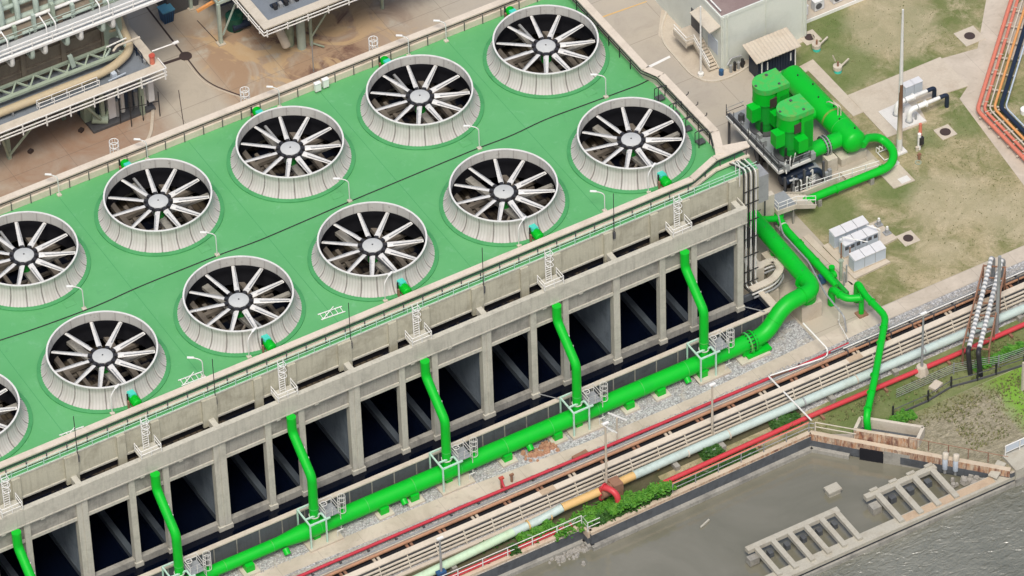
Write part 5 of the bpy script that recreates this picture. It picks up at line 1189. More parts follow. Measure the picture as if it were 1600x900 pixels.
MB().tube([(-60, -25.15, .5), (33.8, -25.1, .5)], .22, 14).build('left_run', 'redpipe2', r2)
MB().tube([(43, -25.0, .6), (60, -24.6, .55), (75.4, -24.75, .5), (95, -24.6, .5)], .24, 16).build('right_run', 'redpipe2', r2)
for x in (10, 15, 20, 25, 30, 48, 54, 61, 68, 75, 82): MB().box(x - .12, -25.3, 0, x + .12, -24.4, .3).build('stand', 'rust', r2)

# lamp columns
for i, (px, py, h_, lb) in enumerate(((1113, 682, 6.6, 'grey wooden pole standing in the cable trays left of the straight white pipe'), (948, 772, 9.0, 'tall pale pole standing beside the red pipe bend'), (1440, 583, 7.6, 'grey lamp post with a broad concrete foot on the grass verge'), (690, 905, 5.2, 'slim grey post with blue clamps at the bottom of the picture'))):
    p = G(px, py); t = T('corridor_pole', lb, 'pole', (p[0], p[1], 0), 'corridor poles')
    MB().tube([(p[0], p[1], 0), (p[0], p[1], h_)], [.13, .09], 10).build('pole', ('slab', 'slab', 'grey', 'grey')[i], t)
    MB().box(p[0] - .3, p[1] - .12, h_, p[0] + .35, p[1] + .12, h_ + .16).build('lamp_head', 'white2', t)
    if i == 2: MB().cyl(p[0], p[1], 0, .9, .75, 8, .5).build('foot', 'slab', t)
    if i == 1: MB().bar((p[0], p[1], h_ - .3), (p[0] + 1.1, p[1] - .2, h_ - 1.5), .1).build('arm', 'white2', t); MB().bar((p[0] - .4, p[1], h_ + .3), (p[0] + .7, p[1] - .2, h_ - 1.2), .08).build('arm', 'white2', t)
    if i == 3: MB().box(p[0] - .5, p[1] - .3, .8, p[0] + .4, p[1] + .2, 1.1).build('clamp', 'bluebin', t)
t = T('leaning_pole', 'short pole with a slanting white arm beside the fourth valve platform', 'pole', (43.5, -17.5, 0))
p = G(946, 745); 
MB().tube([(43.0, -17.9, 0), (43.0, -17.9, 3.4)], .08, 8).build('pole', 'slab', t); MB().bar((42.3, -17.5, 4.1), (43.9, -18.2, 2.9), .12).build('arm', 'white2', t)
# big steel ramp with lagged pipes
rr = T('pipe_bridge', 'rusty steel bridge carrying two silver lagged pipes over the corridor', 'pipe bridge', (80, -22, 0))
A0, A1 = G(1537, 415, 3.0), G(1504, 543, 2.6); B0, B1 = G(1571, 418, 3.0), G(1545, 546, 2.6)
for a, b_ in ((A0, A1), (B0, B1)):
    MB().bar(a, b_, .14, .3).build('side_beam', 'rust', rr)
    for f_ in (.02, .33, .66, .97): p = Vector(a).lerp(Vector(b_), f_); MB().bar((p.x, p.y, 0), p, .14).build('leg', 'rust', rr)
for f_ in (0, .14, .3, .45, .6, .76, .88, 1):
    MB().bar(Vector(A0).lerp(Vector(A1), f_), Vector(B0).lerp(Vector(B1), f_), .12).build('cross_beam', 'rust', rr)
for (a, b_, c_, e_) in ((G(1549, 403, 3.4), G(1514, 543, 3.0), G(1512, 566, .0), 0), (G(1565, 406, 3.4), G(1530, 545, 3.0), G(1528, 567, .0), 1)):
    a, b_ = Vector(a), Vector(b_); MB().tube([a, b_], .22, 14).build('lagged_pipe', 'grey', rr)
    for k in range(22):
        p = a.lerp(b_, (k + .5) / 22); dd = (b_ - a).normalized(); MB().tube([p - dd * .13, p + dd * .13], [.245, .23], 12).build('lagging_band', 'white', rr)
    MB().tube([b_, b_ + (b_ - a).normalized() * .5, (b_.x - .1, b_.y - .55, .0)], .24, 14, bend=.3).build('black_end', 'black', rr)
    MB().tube([(a.x + .5, a.y + .3, 0), (a.x + .3, a.y + .1, 3.1), a], .2, 12, bend=.4).build('rear_leg', 'grey', rr)
p = G(1557, 522); t = T('bridge_pole', 'tall grey pole rising beside the lagged pipe bridge', 'pole', (p[0], p[1], 0), 'corridor poles'); MB().tube([(p[0], p[1], 0), (p[0], p[1], 10.0)], [.19, .15], 12).build('pole', 'grey', t); MB().cyl(p[0], p[1], 0, .2, .4, 12).build('foot', 'slab', t)

# river wall capping and railings
rw = T('river_wall', 'rust streaked concrete river wall with a stepped outer ledge', 'river wall', (50, -26, 0))
wl_ = [(-60, -25.3), (34.9, -25.3), (34.9, -26.45), (58.9, -26.05), (61.4, -28.75), (71.95, -39.9)]
MB().path([(p[0], p[1] - .1, -.1) for p in wl_], .5, .8).build('capping', 'rustwall', rw)
MB().path([(p[0] - .05, p[1] - .1, -.95) for p in wl_], .48, .9).build('wall', 'conc_dark', rw)
MB().path([(p[0] - .1, p[1] - .5, -1.45) for p in wl_[:5]], .7, .5).build('ledge', 'conc_grey', rw)
t_ = railing('river_railing', 'grey two rail river railing along the left stretch of the wall', [(-20, -25.35, .3), (34.7, -25.4, .3), (34.7, -26.5, .3), (36, -26.5, .3)], 1.15, 'white', (1.0, .5), 2.6, .04)
railing('river_railing', 'rust red topped river railing above the streaked wall', [(43.9, -26.3, .3), (58.8, -26.1, .3), (59.2, -26.4, .3)], 1.15, 'grey', (1.0, .5), 2.6, .04)
tag(MB().tube([(43.9, -26.25, 1.5), (58.8, -26.05, 1.5)], .07, 8).build('red_line', 'salmon'), 'thin salmon line along the top of the river railing', 'pipe')
railing('outfall_railing', 'pale railing beside the outfall box at the corner of the river wall', [(59.3, -26.4, .3), (62.0, -29.2, .3)], 1.25, 'cream2', (1.0, .55), 3.6, .05)
railing('rusty_railing', 'thin rusty railing along the meadow edge of the river wall', [(65.6, -32.6, .3), (72.0, -39.5, .3)], 1.2, 'rust', (1.0,), 1.9, .035)
# outfall box
ob_ = T('outfall_box', 'open topped concrete outfall box with rust stained face', 'outfall box', (64, -29.5, 0))
u = (Vector((66.9, -33.2)) - Vector((62.2, -28.6))).normalized(); P0 = Vector((62.1, -28.8)); n_ = Vector((-u.y, u.x)) * -1
n_ = Vector((.78, .62)); LN = 5.9; WD = 1.75
def ow(a, b_, w_, z0, z1, mt, nm):
    q = MB(); a = Vector(a); b_ = Vector(b_); q.bar((a.x, a.y, (z0 + z1) / 2), (b_.x, b_.y, (z0 + z1) / 2), w_, z1 - z0); return q.build(nm, mt, ob_)
c0 = P0; c1 = P0 + u * LN; c2 = c1 + n_ * WD; c3 = c0 + n_ * WD
ow(c0, c1, .35, -.2, 1.2, 'rustwall', 'front_wall'); ow(c1 + n_ * .15, c2, .3, -.2, 1.2, 'cream2', 'end_wall'); ow(c2, c3, .3, -.2, 1.2, 'cream2', 'rear_wall'); ow(c3, c0 + n_ * .15, .3, -.2, 1.2, 'cream2', 'end_wall')
fl_ = MB(); fl_.quad(*[(p.x, p.y, .08) for p in (c0, c1, c2, c3)]); fl_.build('floor', 'conc_dark', ob_)
a = c0 - n_ * .72 + u * .8; b_ = c0 - n_ * .72 + u * 3.0
mo = MB(); mo.bar((a.x, a.y, -1.0), (b_.x, b_.y, -.95), .62, 1.5); mo.build('mouth', 'void', ob_)  # black block painted as the dark inside of the outlet hole
a = c0 - n_ * .74 + u * 3.05; b_ = c0 - n_ * .78 + u * 8.0; ow(a, b_, .5, -1.7, -.1, 'conc_grey', 'apron')
# two silver floats on the wall
for i, f_ in enumerate((8.9, 9.9)):
    p = P0 + u * f_ - n_ * 1.1; t = T('wall_float', ('left', 'right')[i] + ' of two silver cylinders hanging on the river wall', 'float', (p.x, p.y, -1.2), 'silver wall floats')
    MB().tube([(p.x, p.y, -.9), (p.x, p.y, .35)], .27, 14, dome=.5).build('cylinder', 'cab', t); MB().tube([(p.x, p.y, .4), (p.x + .1, p.y + .1, .9)], .3, 12, dome=.4).build('top_elbow', 'cream2', t); MB().cyl(p.x, p.y, -1.5, -1.0, .16, 10).build('lower_pipe', 'grey', t)
# right hand concrete quay with panel railing
qy = T('quay_block', 'pale concrete quay with a white framed panel railing at the right edge', 'quay', (76, -39, 0))
MB().box(72.3, -40.45, -1.9, 95, -38.1, .35).build('quay', 'pierc', qy); MB().box(72.2, -40.6, -1.95, 95, -40.46, -.7).build('ledge', 'conc_grey', qy)
fr = MB(); fr.path([(72.5, -38.3, 1.6), (92, -38.3, 1.6)], .08, .08); fr.path([(72.5, -38.3, .75), (92, -38.3, .75)], .06, .06)
for k in range(10): fr.bar((72.5 + k * 1.6, -38.3, .35), (72.5 + k * 1.6, -38.3, 1.6), .08)
fr.build('frame', 'white2', qy)
for k in range(9): MB().box(72.6 + k * 1.6, -38.31, .8, 74.0 + k * 1.6, -38.27, 1.55).build('panel', 'cab', qy)
# meadow fence
fc = T('wire_fence', 'dark low wire fence between grass verge and meadow', 'fence', (72, -28.8, 0))
fpts = [G(1395, 652), G(1450, 628), G(1486, 606), G(1527, 595), G(1556, 586), G(1600, 572), G(1680, 545)]
fpts = [Vector(p) for p in fpts]
for z in (.25, .95): MB().tube([(p.x, p.y, z) for p in fpts], .045, 6).build('wire', 'darkgrey', fc)
for p in fpts: MB().bar(p, (p.x, p.y, 1.45), .14).build('post', 'black', fc)
bd = MB()
for p, q in zip(fpts, fpts[1:]): bd.bar((p.x, p.y, .13), (q.x, q.y, .13), .08, .22)
bd.build('foot_board', 'darkgrey', fc)
gf = T('mesh_fence', 'light grey mesh fence on posts in front of the hedge', 'fence', (78, -27.6, 0))
gp = [Vector(G(px, py)) for px, py in ((1400, 625), (1490, 585), (1527, 578), (1560, 573), (1610, 556), (1680, 530))]
for z in (.35, .6, .85, 1.1, 1.35): MB().tube([(p.x, p.y, z) for p in gp], .022, 5).build('wire', 'grey', gf)
for p in gp[1:]: MB().bar(p, (p.x, p.y, 1.5), .09).build('post', 'grey', gf)
tag(MB().bar(G(1598, 610), Vector(G(1598, 610)) + Vector((0, 0, 3.6)), .25).build('concrete_post', 'cream2'), 'square pale concrete post cut by the right picture edge above the meadow', 'post')
# jetty
def at2(x, y, z): return (x, y, z)
jt = T('jetty', 'long low concrete jetty separating the calm basin from the open river', 'jetty', (55, -39.6, -1.6))
MB().box(-20, -40.25, -.95, 72.4, -39.0, -.55).build('deck', 'pierc', jt); MB().box(-20, -40.1, -2.2, 72.2, -39.15, -.95).build('side', 'conc_dark', jt); MB().box(-20, -40.5, -1.75, 72.3, -40.26, -1.15).build('fender', 'conc_grey', jt)
pk = MB()
pk.box(60.6, -39.95, -.548, 70.4, -39.1, -.53); pk.build('planking', 'timber', jt)
pg = T('pier_grid', 'left concrete comb of six beams between the calm water and the jetty', 'pier grid', (51, -37, -1.6), 'concrete beam combs')
MB().box(46.2, -35.75, -.75, 56.1, -35.15, -.3).build('head_beam', 'pierc', pg)
for x in (47.1, 48.85, 50.65, 52.4, 54.1, 55.75):
    MB().box(x - .25, -39.75, -.7, x + .25, -35.76, -.28).build('beam', 'pierc', pg)
    MB().box(x - .8, -37.0 + .5, -1.9, x - .35, -35.9, -1.05).build('pile_cap', 'conc_dark', pg)
MB().box(45.9, -36.6, -1.5, 46.9, -35.9, -.76).build('pile_cap', 'conc_grey', pg)
pg = T('pier_grid', 'right concrete comb of four beams with raised lugs beside the jetty', 'pier grid', (63, -37, -1.6), 'concrete beam combs')
MB().box(59.0, -35.75, -.75, 66.7, -35.15, -.3).build('head_beam', 'pierc', pg)
for x in (60.2, 62.3, 64.25, 66.2):
    MB().box(x - .27, -39.85, -.7, x + .27, -35.76, -.28).build('beam', 'pierc', pg)
    MB().box(x - 1.1, -36.5, -1.9, x - .5, -35.9, -.95).build('pile_cap', 'conc_dark', pg)
    MB().box(x - .5, -35.3, -.3, x + .3, -35.0, -.12).build('lug', 'pierc', pg)
MB().box(59.0, -36.9, -1.6, 59.9, -36.0, -.8).build('pile_cap', 'conc_grey', pg)
tag(MB().obox(57.45, -32.4, -1.75, -1.15, 1.2, .8, 0).obox(57.45, -32.4, -1.15, -.95, 1.4, 1.0, 0).build('mooring_block', 'pierc'), 'lone square concrete block standing in the calm water', 'mooring block')
tag(MB().bar(G(1095, 824, -1.5), G(1108, 812, -1.5), .16).build('driftwood', 'pierc'), 'short pale stick of driftwood floating on the calm water', 'driftwood')
random.seed(5)
def stones(name, label, cx, cy, z, sx, sy, n, s0, s1, mat='stone', rot=0):
    b_ = MB()
    for _ in range(n):
        x, y = random.gauss(0, sx), random.gauss(0, sy); x, y = cx + x * cos(rot) - y * sin(rot), cy + x * sin(rot) + y * cos(rot)
        s_ = random.uniform(s0, s1); a = random.uniform(0, pi); vs = []
        for zz, k in ((0, 1), (s_ * random.uniform(.4, .8), .65)):
            for q in range(5): an = a + q * 2 * pi / 5 + random.uniform(-.2, .2); vs.append((x + s_ * k * .6 * cos(an), y + s_ * k * .6 * sin(an), z + zz))
        b_.add(vs, [(4, 3, 2, 1, 0), (5, 6, 7, 8, 9)] + [(q, (q + 1) % 5, 5 + (q + 1) % 5, 5 + q) for q in range(5)])
    return tag(b_.build(name, mat, smooth=False), label, None, None, 'stuff') if label is None else tag(b_.build(name, mat, smooth=False), label, 'rubble', None, 'stuff')
stones('rubble', 'heap of pale broken stones at the foot of the river wall', 33.3, -26.4, -1.68, 1.3, .35, 110, .18, .5, rot=.05)
stones('rubble', 'brick and rust coloured rubble beside the main pipe near the fourth riser', 36.8, -15.0, 0, .9, .35, 60, .15, .5, 'rustpipe')
stones('rubble', 'broken slabs and debris where jetty and wall meet', 69.6, -38.0, -1.5, 1.2, .4, 50, .2, .8, 'stone', -.4)
tag(MB().bar((70.3, -39.5, -.3), (71.9, -38.7, .2), .9, .2).build('broken_slab', 'pierc'), 'tilted broken slab resting on the right end of the jetty', 'slab')
tag(MB().cyl(33.2, -28.2, -1.8, -1.35, .28, 8, .15).build('rock', 'stone'), 'single pale rock standing in the water below the rubble heap', 'rock')
p = G(1462, 605); tag(MB().obox(p[0], p[1], 0, .35, 1.2, .8, .4).build('stone_block', 'slab'), 'pale worn stone block in the grass by the dark fence', 'stone')

# pebbles over the gravel (grey stones nobody could count)
pb_ = MB(); random.seed(8)
for _ in range(6500):
    if random.random() < .45: x, y = random.uniform(5, 64), random.uniform(-15.25, -12.3)
    else: x, y = random.uniform(5, 88), random.uniform(-18.4, -17.3)
    s_ = random.uniform(.05, .14); a = random.uniform(0, 6.28)
    vs = [(x + s_ * cos(a + k * pi / 2), y + s_ * sin(a + k * pi / 2) * random.uniform(.6, 1), .015) for k in range(4)] + [(x + s_ * .2, y, .02 + s_ * random.uniform(.5, 1.1))]
    pb_.add(vs, [(0, 1, 4), (1, 2, 4), (2, 3, 4), (3, 0, 4)])
tag(pb_.build('pebbles', paint('pebble_stone', (.42, .41, .39, 1), .9, (.2, .19, .18, 1), .8, 6, .4), smooth=False), 'loose grey pebbles spread over the gravel strips', 'pebbles', None, 'stuff')
# grass tufts
def tufts(name, label, regions, n, h0, h1, mat, w_=.05):
    b_ = MB()
    tot = sum((x1 - x0) * (y1 - y0) for x0, y0, x1, y1 in regions)
    for x0, y0, x1, y1 in regions:
        for _ in range(int(n * (x1 - x0) * (y1 - y0) / tot)):
            x, y = random.uniform(x0, x1), random.uniform(y0, y1); h_ = random.uniform(h0, h1)
            if random.random() < .55 and (sin(x * .9) + sin(y * 1.1 + x * .3)) < 0: continue
            for k in range(5):
                a = random.uniform(0, 6.28); r = h_ * .5; dx, dy = cos(a), sin(a)
                b_.add([(x - dy * w_, y + dx * w_, .01), (x + dy * w_, y - dx * w_, .01), (x + dx * r, y + dy * r, h_ * random.uniform(.6, 1))], [(0, 1, 2)])
    return tag(b_.build(name, mat, smooth=False), label, 'grass', None, 'stuff')
tufts('grass', 'short dry and green grass tufts on the lawn', [(74, -15, 95, -11), (80.5, -11, 94.5, .5), (88.5, -10, 94.5, 4.5), (89.5, 12.5, 102, 23), (86.4, 1, 95, 4.2), (98.5, -12, 120, 2)], 1700, .05, .13, 'blades')
tufts('grass', 'long straw and grass tufts on the verge and meadow by the river', [(60, -26.3, 90, -25), (67, -28.3, 90, -25.2), (67, -31, 90, -29), (70.5, -36, 90, -30)], 3800, .1, .35, 'blades')
# vines: leaf clusters of four plants climbing the railing
def vine(name, label, cx, cy, z0, lx, ly, hz, n, mat, s_=.17, group='leafy vines'):
    t = T(name, label, 'vine', (cx, cy, 0), group)
    b_ = MB()
    for _ in range(n):
        x, y = cx + random.uniform(-1, 1) * lx, cy + random.gauss(0, .42) * ly
        e = max(0, 1 - ((x - cx) / lx) ** 4); z = z0 + random.random() ** .8 * hz * e * (.55 + .45 * sin(x * 3.1) * sin(x * 1.3 + 1)) + .05
        a = random.uniform(0, 6.28); tl = random.uniform(-.8, .8); q = s_ * random.uniform(.6, 1.4); dx, dy = cos(a) * q, sin(a) * q
        b_.add([(x - dx, y - dy, z), (x + dy * .6, y - dx * .6, z + q * tl), (x + dx, y + dy, z + q * .3), (x - dy * .6, y + dx * .6, z + q * tl * .5)], [(0, 1, 2, 3)])
    b_.build('leaves', mat, t, smooth=False)
    st = MB()
    for k in range(6): x = cx + random.uniform(-.8, .8) * lx; st.tube([(x, cy, 0), (x + random.uniform(-.5, .5), cy + random.uniform(-.3, .3), hz * .4), (x + random.uniform(-1, 1), cy, hz * .7)], .03, 5)
    st.build('stems', 'sage', t); return t
vine('vine', 'lush bright green vine mound around the red pipe bend', 37.6, -24.9, 0, 3.3, 1.0, .9, 4200, 'leaf')
vine('vine', 'long dark green vine hedge covering the river railing', 39.8, -25.85, .1, 4.3, .55, 1.4, 5200, 'leaf2')
vine('vine', 'fresh green vine along the top of the river railing hedge', 40.8, -25.9, .9, 3.4, .6, .75, 2600, 'leaf')
vine('vine', 'loose green vine at the corner where the river wall steps out', 33.3, -25.0, 0, 1.5, .8, 1.3, 1600, 'leaf')
vine('vine', 'thin yellow green vine tangled over the pale green pipe', 30.6, -24.3, .3, 1.9, .8, 1.0, 900, 'leaf')
vine('vine', 'small dark creeper on the wall cap at the lower left railing', 27.7, -25.1, .2, .5, .5, 1.0, 420, 'leaf2')
vine('shrub', 'dark green shrub beside the second tall corridor pole', 49.8, -23.8, 0, 1.1, 1.0, 1.2, 900, 'leaf2')
vine('shrub', 'spiky green plant over the pale blue pipe at the straight white pipe', 57.7, -24.0, .2, 1.5, .9, .9, 900, 'leaf2')
vine('shrub', 'low bright green bush by the outfall box', 67.2, -29.0, 0, 1.4, .7, .6, 900, 'leaf')
vine('hedge', 'bright green creeping hedge on the mesh fence at the right edge', 81.5, -27.0, .1, 5.0, .5, .8, 2600, 'leaf')
vine('weeds', 'low green weeds under the red river pipe', 48.5, -25.5, 0, 5, .8, .3, 1300, 'leaf2')
vine('weeds', 'patchy green weeds between cable trays and pale green pipe', 26.5, -23.1, 0, 3, .5, .3, 500, 'leaf2')

# ================================================================== HEAT RECOVERY PLANT AT THE UPPER LEFT
pa = T('plant_platform', 'large elevated plant platform with cream border and blue-grey floor at the upper left', 'plant platform', (15, 46, 0))
ZF = 6.0
MB().box(-25, 45.2, ZF - .3, 28.2, 62, ZF).build('floor', 'bluepl', pa)
bd_ = MB(); bd_.box(-25, 44.5, ZF + .45, 28.9, 45.5, ZF + .6); bd_.box(27.9, 45.5, ZF + .45, 28.9, 52.2, ZF + .6); bd_.path([(28.4, 52.2, ZF + .52), (28.9, 53.6, ZF + .52), (28.9, 62, ZF + .52)], 1.0, .15); bd_.build('cream_border', 'cream2', pa)
for z in (ZF + .1, ZF - .3, ZF + .62): MB().path([(-25, 44.4, z), (29.0, 44.4, z), (29.0, 46.2, z)], .1, .1).build('rail', 'white2', pa)
for k in range(20): MB().box(28.8 - k * 2.6 - .06, 44.3, ZF - .7, 28.8 - k * 2.6 + .06, 44.42, ZF + .7).build('bracket', 'white2', pa)
for x, y in ((27.0, 46.5), (23.0, 47.2), (20, 50), (12.8, 47.6), (12, 51), (2, 48), (-8, 48), (27, 55)):
    MB().box(x - .2, y - .2, 0, x + .2, y + .2, ZF - .3).build('column', 'sage', pa)
for a, b_ in (((23, 47.2, .3), (20.2, 45.3, ZF - .6)), ((23, 47.2, .3), (25.6, 47.2, ZF - .6)), ((12.8, 47.6, .3), (15, 45.2, ZF - .5)), ((12.8, 47.6, .3), (11.2, 45.2, ZF - .5))): MB().bar(a, b_, .22).build('strut', 'sage', pa)
MB().tube([(22, 47.6, .9), (23.4, 47.0, .6)], .5, 12).build('foot_drum', 'sage', pa)
# equipment skid below the platform corner
t = T('equipment_skid', 'cluster of tanks, cabinets and black stands beneath the platform corner', 'equipment skid', (26, 47.5, 0))
for k in range(5): MB().cyl(24.6 + k * .75, 47.2 + .3 * (k % 2), .4, 2.4 + .4 * (k % 3), .24, 10).build('cylinder', ('grey', 'white', 'darkgrey', 'grey', 'white2')[k], t)
MB().box(23.6, 47.0, .5, 24.4, 47.9, 3.6).build('cabinet', 'cabtop', t); MB().box(27.6, 46.0, 1.6, 28.2, 46.6, 4.2).build('cabinet', 'cabtop', t); MB().box(22.6, 47.4, .6, 23.4, 48.2, 4.0).build('cabinet', 'navy', t); MB().box(21.4, 48, .3, 22.6, 49, 3.8).build('cabinet', 'sage', t)
for x, y in ((25.2, 45.4), (26.6, 45.6), (28.3, 45.3), (24.5, 46.4), (27.9, 47)): MB().bar((x, y, 0), (x, y, 3.2), .08).build('stand', 'black', t)
MB().path([(24.5, 46.2, 2.0), (26.6, 45.6, 2.0), (28.3, 45.3, 2.0)], .06, .06).build('stand_rail', 'black', t)
MB().box(21.5, 46.4, 0, 28.4, 50.0, .3).build('skid', 'darkgrey', t)
# casing, truss, big pipe and upper walkway: one boiler
bo = T('boiler_house', 'long stained brown boiler casing with sage steelwork, upper walkway and riser pipes', 'boiler', (14, 52, ZF))
MB().box(-25, 50.4, ZF, 27.0, 60.0, 12.8).build('casing', 'duct', bo)
for k in range(11): x = 25.2 - k * 4.4; MB().box(x - .25, 50.1, ZF, x + .25, 50.4, 12.6).build('casing_rib', 'duct', bo)
hb_ = MB()
for z in (7.6, 9.2, 10.9): hb_.box(-25, 50.22, z, 26.4, 50.4, z + .22)
hb_.build('casing_bands', 'duct', bo)
MB().box(25.2, 50.0, ZF, 27.2, 50.35, 12.2).build('sage_panel', 'sage', bo)
# truss in front
tr = MB(); zt = 7.0
tr.bar((-25, 48.3, zt), (26.6, 48.3, zt), .42, .25); tr.bar((-25, 49.7, zt + .2), (26.6, 49.7, zt + .2), .28, .28)
for k in range(26): x = 26.2 - k * 2.0; tr.bar((x, 48.5, zt + .05), (x - 1.0, 49.6, zt + .3), .16); tr.bar((x - 1.0, 49.6, zt + .3), (x - 2.0, 48.5, zt + .05), .16)
tr.build('truss', 'sage', bo)
for x in (21.2, 12.8, 4): MB().bar((x, 49.0, zt), (x - .3, 49.0, zt + 1.6), .45, .3).build('truss_bracket', 'sage2', bo)
br = MB(); br.bar((26.8, 48.4, zt), (26.2, 50.2, zt + 3.6), .22); br.bar((26.2, 50.2, zt + 3.6), (27.6, 50.4, zt + 5.2), .22); br.bar((24.5, 48.6, zt), (26.6, 49.8, zt + .9), .18); br.build('end_brace', 'sage2', bo)
# upper walkway
ZU = 12.4
MB().box(-25, 47.9, ZU - .12, 32.0, 49.7, ZU).build('walkway_floor', 'walk', bo)
for z in (ZU + 1.0, ZU + .5, ZU - .1): MB().path([(-25, 47.85, z), (33, 47.85, z)], .13 if z != ZU - .1 else .3, .13 if z != ZU - .1 else .25).build('walkway_rail', 'white2', bo)
for k in range(26): MB().bar((32 - k * 2.2, 47.85, ZU - .1), (32 - k * 2.2, 47.85, ZU + 1.0), .1).build('rail_post', 'white2', bo)
for z in (ZU + .55, ZU + 1.05): MB().path([(-25, 49.6, z), (32, 49.6, z)], .07, .07).build('inner_rail', 'sage2', bo)
for k in range(24): MB().bar((31 - k * 2.3, 49.6, ZU), (31 - k * 2.3, 49.6, ZU + 1.05), .07).build('inner_post', 'sage2', bo)
for x in (13.2, 18.4, 24.2): 
    for d_ in (0, 1.0): MB().tube([(x + d_, 48.2, ZU), (x + d_, 48.2, ZU + 1.7), (x + d_, 49.6, ZU + 1.9)], .07, 6, bend=.3).build('stair_hoop', 'white2', bo)
MB().tube([(13.2, 49.4, ZU + 1.9), (14.2, 49.4, ZU + 1.9)], .07, 6).build('stair_bar', 'white2', bo)
# pipe bends hanging below the walkway
for k, x in enumerate((14.4, 16.6, 18.0, 20.4, 21.9, 24.3, 25.4, 12.6, 10.4)):
    MB().tube([(x, 48.0, ZU - .3), (x, 48.0, ZU - 1.5), (x, 50.3, ZU - 1.6)], .24, 12, bend=.5).build('hanging_bend', 'sage2' if k % 2 else 'white', bo)
# riser pipes behind the walkway
MB().box(-25, 49.9, ZU - .6, 34, 53.4, ZU - .4).build('gap_shade', 'darkgrey', bo)  # dark plate put in as the shade between the pipes
for k, (y, z, r_) in enumerate(((50.4, ZU - .1, .22), (51.0, ZU + .9, .18), (52.2, ZU + .3, .35), (52.8, ZU + 1.6, .25))): MB().tube([(-25, y, z), (33.5, y, z)], r_, 12).build('cross_pipe', 'sage2' if k != 1 else 'white', bo)
for k in range(12): MB().box(9.5 + k * 2.1, 50.2, ZU - .4, 9.85 + k * 2.1, 50.6, ZU + 1.2 + (k % 3) * .5).build('pipe_guide', 'sage' if k % 2 else 'sage2', bo)
for k, x in enumerate((13.5, 15.2, 17.0, 19.0, 20.6, 22.4, 24.4, 26.4, 28.2, 30.0, 10.8, 12.2)):
    MB().tube([(x, 51.6, ZU - 1.0), (x, 51.6, ZU + 2.6), (x + .1, 53.2, ZU + 4.6), (x + .2, 53.6, ZU + 9)], .3 if k != 1 else .36, 14, bend=.9).build('riser', 'sage2', bo)
for z, y in ((ZU + 1.0, 54.4), (ZU + 3.0, 55.6), (ZU + 5.2, 57.2)): MB().tube([(-25, y, z), (34, y, z)], .75, 18).build('steam_header', 'sage2', bo)
MB().box(-25, 53.4, ZU - .5, 34, 60, ZU + .1).build('roof_plate', 'darkgrey', bo)
for k in range(9): MB().box(-6 + k * 4.6, 53.0, ZU - .3, -5.6 + k * 4.6, 53.5, ZU + 8).build('steel_post', 'sage', bo)
MB().box(-25, 57.4, ZU, 34, 66, ZU + 6).build('upper_casing', 'sage', bo)
# yellow main
ym = T('ochre_main', 'fat ochre pipe sweeping along the platform and up round its right end', 'pipe', (20, 47.4, ZF))
MB().tube([(-25, 46.9, ZF + .8), (24.2, 46.9, ZF + .8), (27.3, 48.2, ZF + 1.1), (27.4, 50.8, ZF + 2.2), (27.2, 52.4, ZF + 6.6)], .43, 22, bend=2.0).build('pipe_run', 'yellow', ym)
for k in range(14): MB().box(-10 + k * 2.9, 46.5, ZF, -9.85 + k * 2.9, 47.7, ZF + .5).build('support', 'grey', ym)
t = T('valve_group', 'dark valve cluster on the platform inside the bend of the ochre main', 'valves', (26, 50, ZF))
MB().cyl(25.9, 49.2, ZF, ZF + 2.0, .6, 16).build('drum', 'darkgrey', t); MB().tube([(24.6, 48.4, ZF + 2.4), (26.9, 48.6, ZF + 2.4)], .08, 8).build('bar', 'white2', t); MB().tube([(24.8, 47.3, ZF + 2.6), (25.4, 47.6, ZF + 2.8), (27.9, 47.6, ZF + 2.8)], .12, 8, bend=.2).build('bar', 'cream2', t)
MB().lathe(26.2, 50.6, [(.5, ZF + 2.6), (.75, ZF + 2.6), (.75, ZF + 2.9), (.5, ZF + 2.9)], 20, closed=True).build('ring', 'yellow', t)
railing('floor_railing', 'white railing around the sunken opening on the plant platform', [(12.9 + 2.9, 45.9, ZF + .01), (22.4, 45.9, ZF + .01), (22.4, 46.4, ZF + .01), (15.8, 46.4, ZF + .01), (15.8, 45.9, ZF + .01)], 1.0, 'white2', (1.0, .5), 1.7, .04)
railing('side_railing', 'dark railing behind the cream border at the right end of the platform', [(27.7, 47.0, ZF + .01), (27.7, 54.5, ZF + .01)], 1.1, 'navy', (1.0, .5), 1.2, .05)
t = T('red_drum_valve', 'pale red twin valve on the corner of the cream border', 'valve', (27.6, 45.9, ZF + .6))
MB().cyl(28.2, 45.8, ZF + .6, ZF + 1.5, .26, 12).build('body', 'salmon', t); MB().cyl(28.5, 46.3, ZF + .6, ZF + 1.3, .2, 12).build('body', 'salmon', t); MB().cyl(28.2, 45.8, ZF + 1.5, ZF + 1.62, .32, 12).build('cap', 'hyd', t)
MB().bar(G(233, 88, 5), G(268, 82, 4.6), .1).build('dummy', 'white2', t) if False else None
tag(MB().tube([(28.9, 47.2, ZF + .8), (31.3, 46.9, ZF + 1.0)], .07, 8).box(31.1, 46.75, ZF + .95, 31.7, 47.05, ZF + 1.08).build('arm_lamp', 'white2'), 'white lamp arm reaching out from the right end of the plant platform', 'lamp arm')
t = T('floor_bench', 'pale T shaped steel bracket lying on the blue-grey platform floor', 'bracket', (24.5, 46.2, ZF)); MB().bar((23.4, 45.9, ZF + .4), (25.4, 46.1, ZF + .4), .12).build('bar', 'cab', t); MB().box(24.0, 46.2, ZF, 24.5, 46.7, ZF + .7).build('foot', 'cab', t)
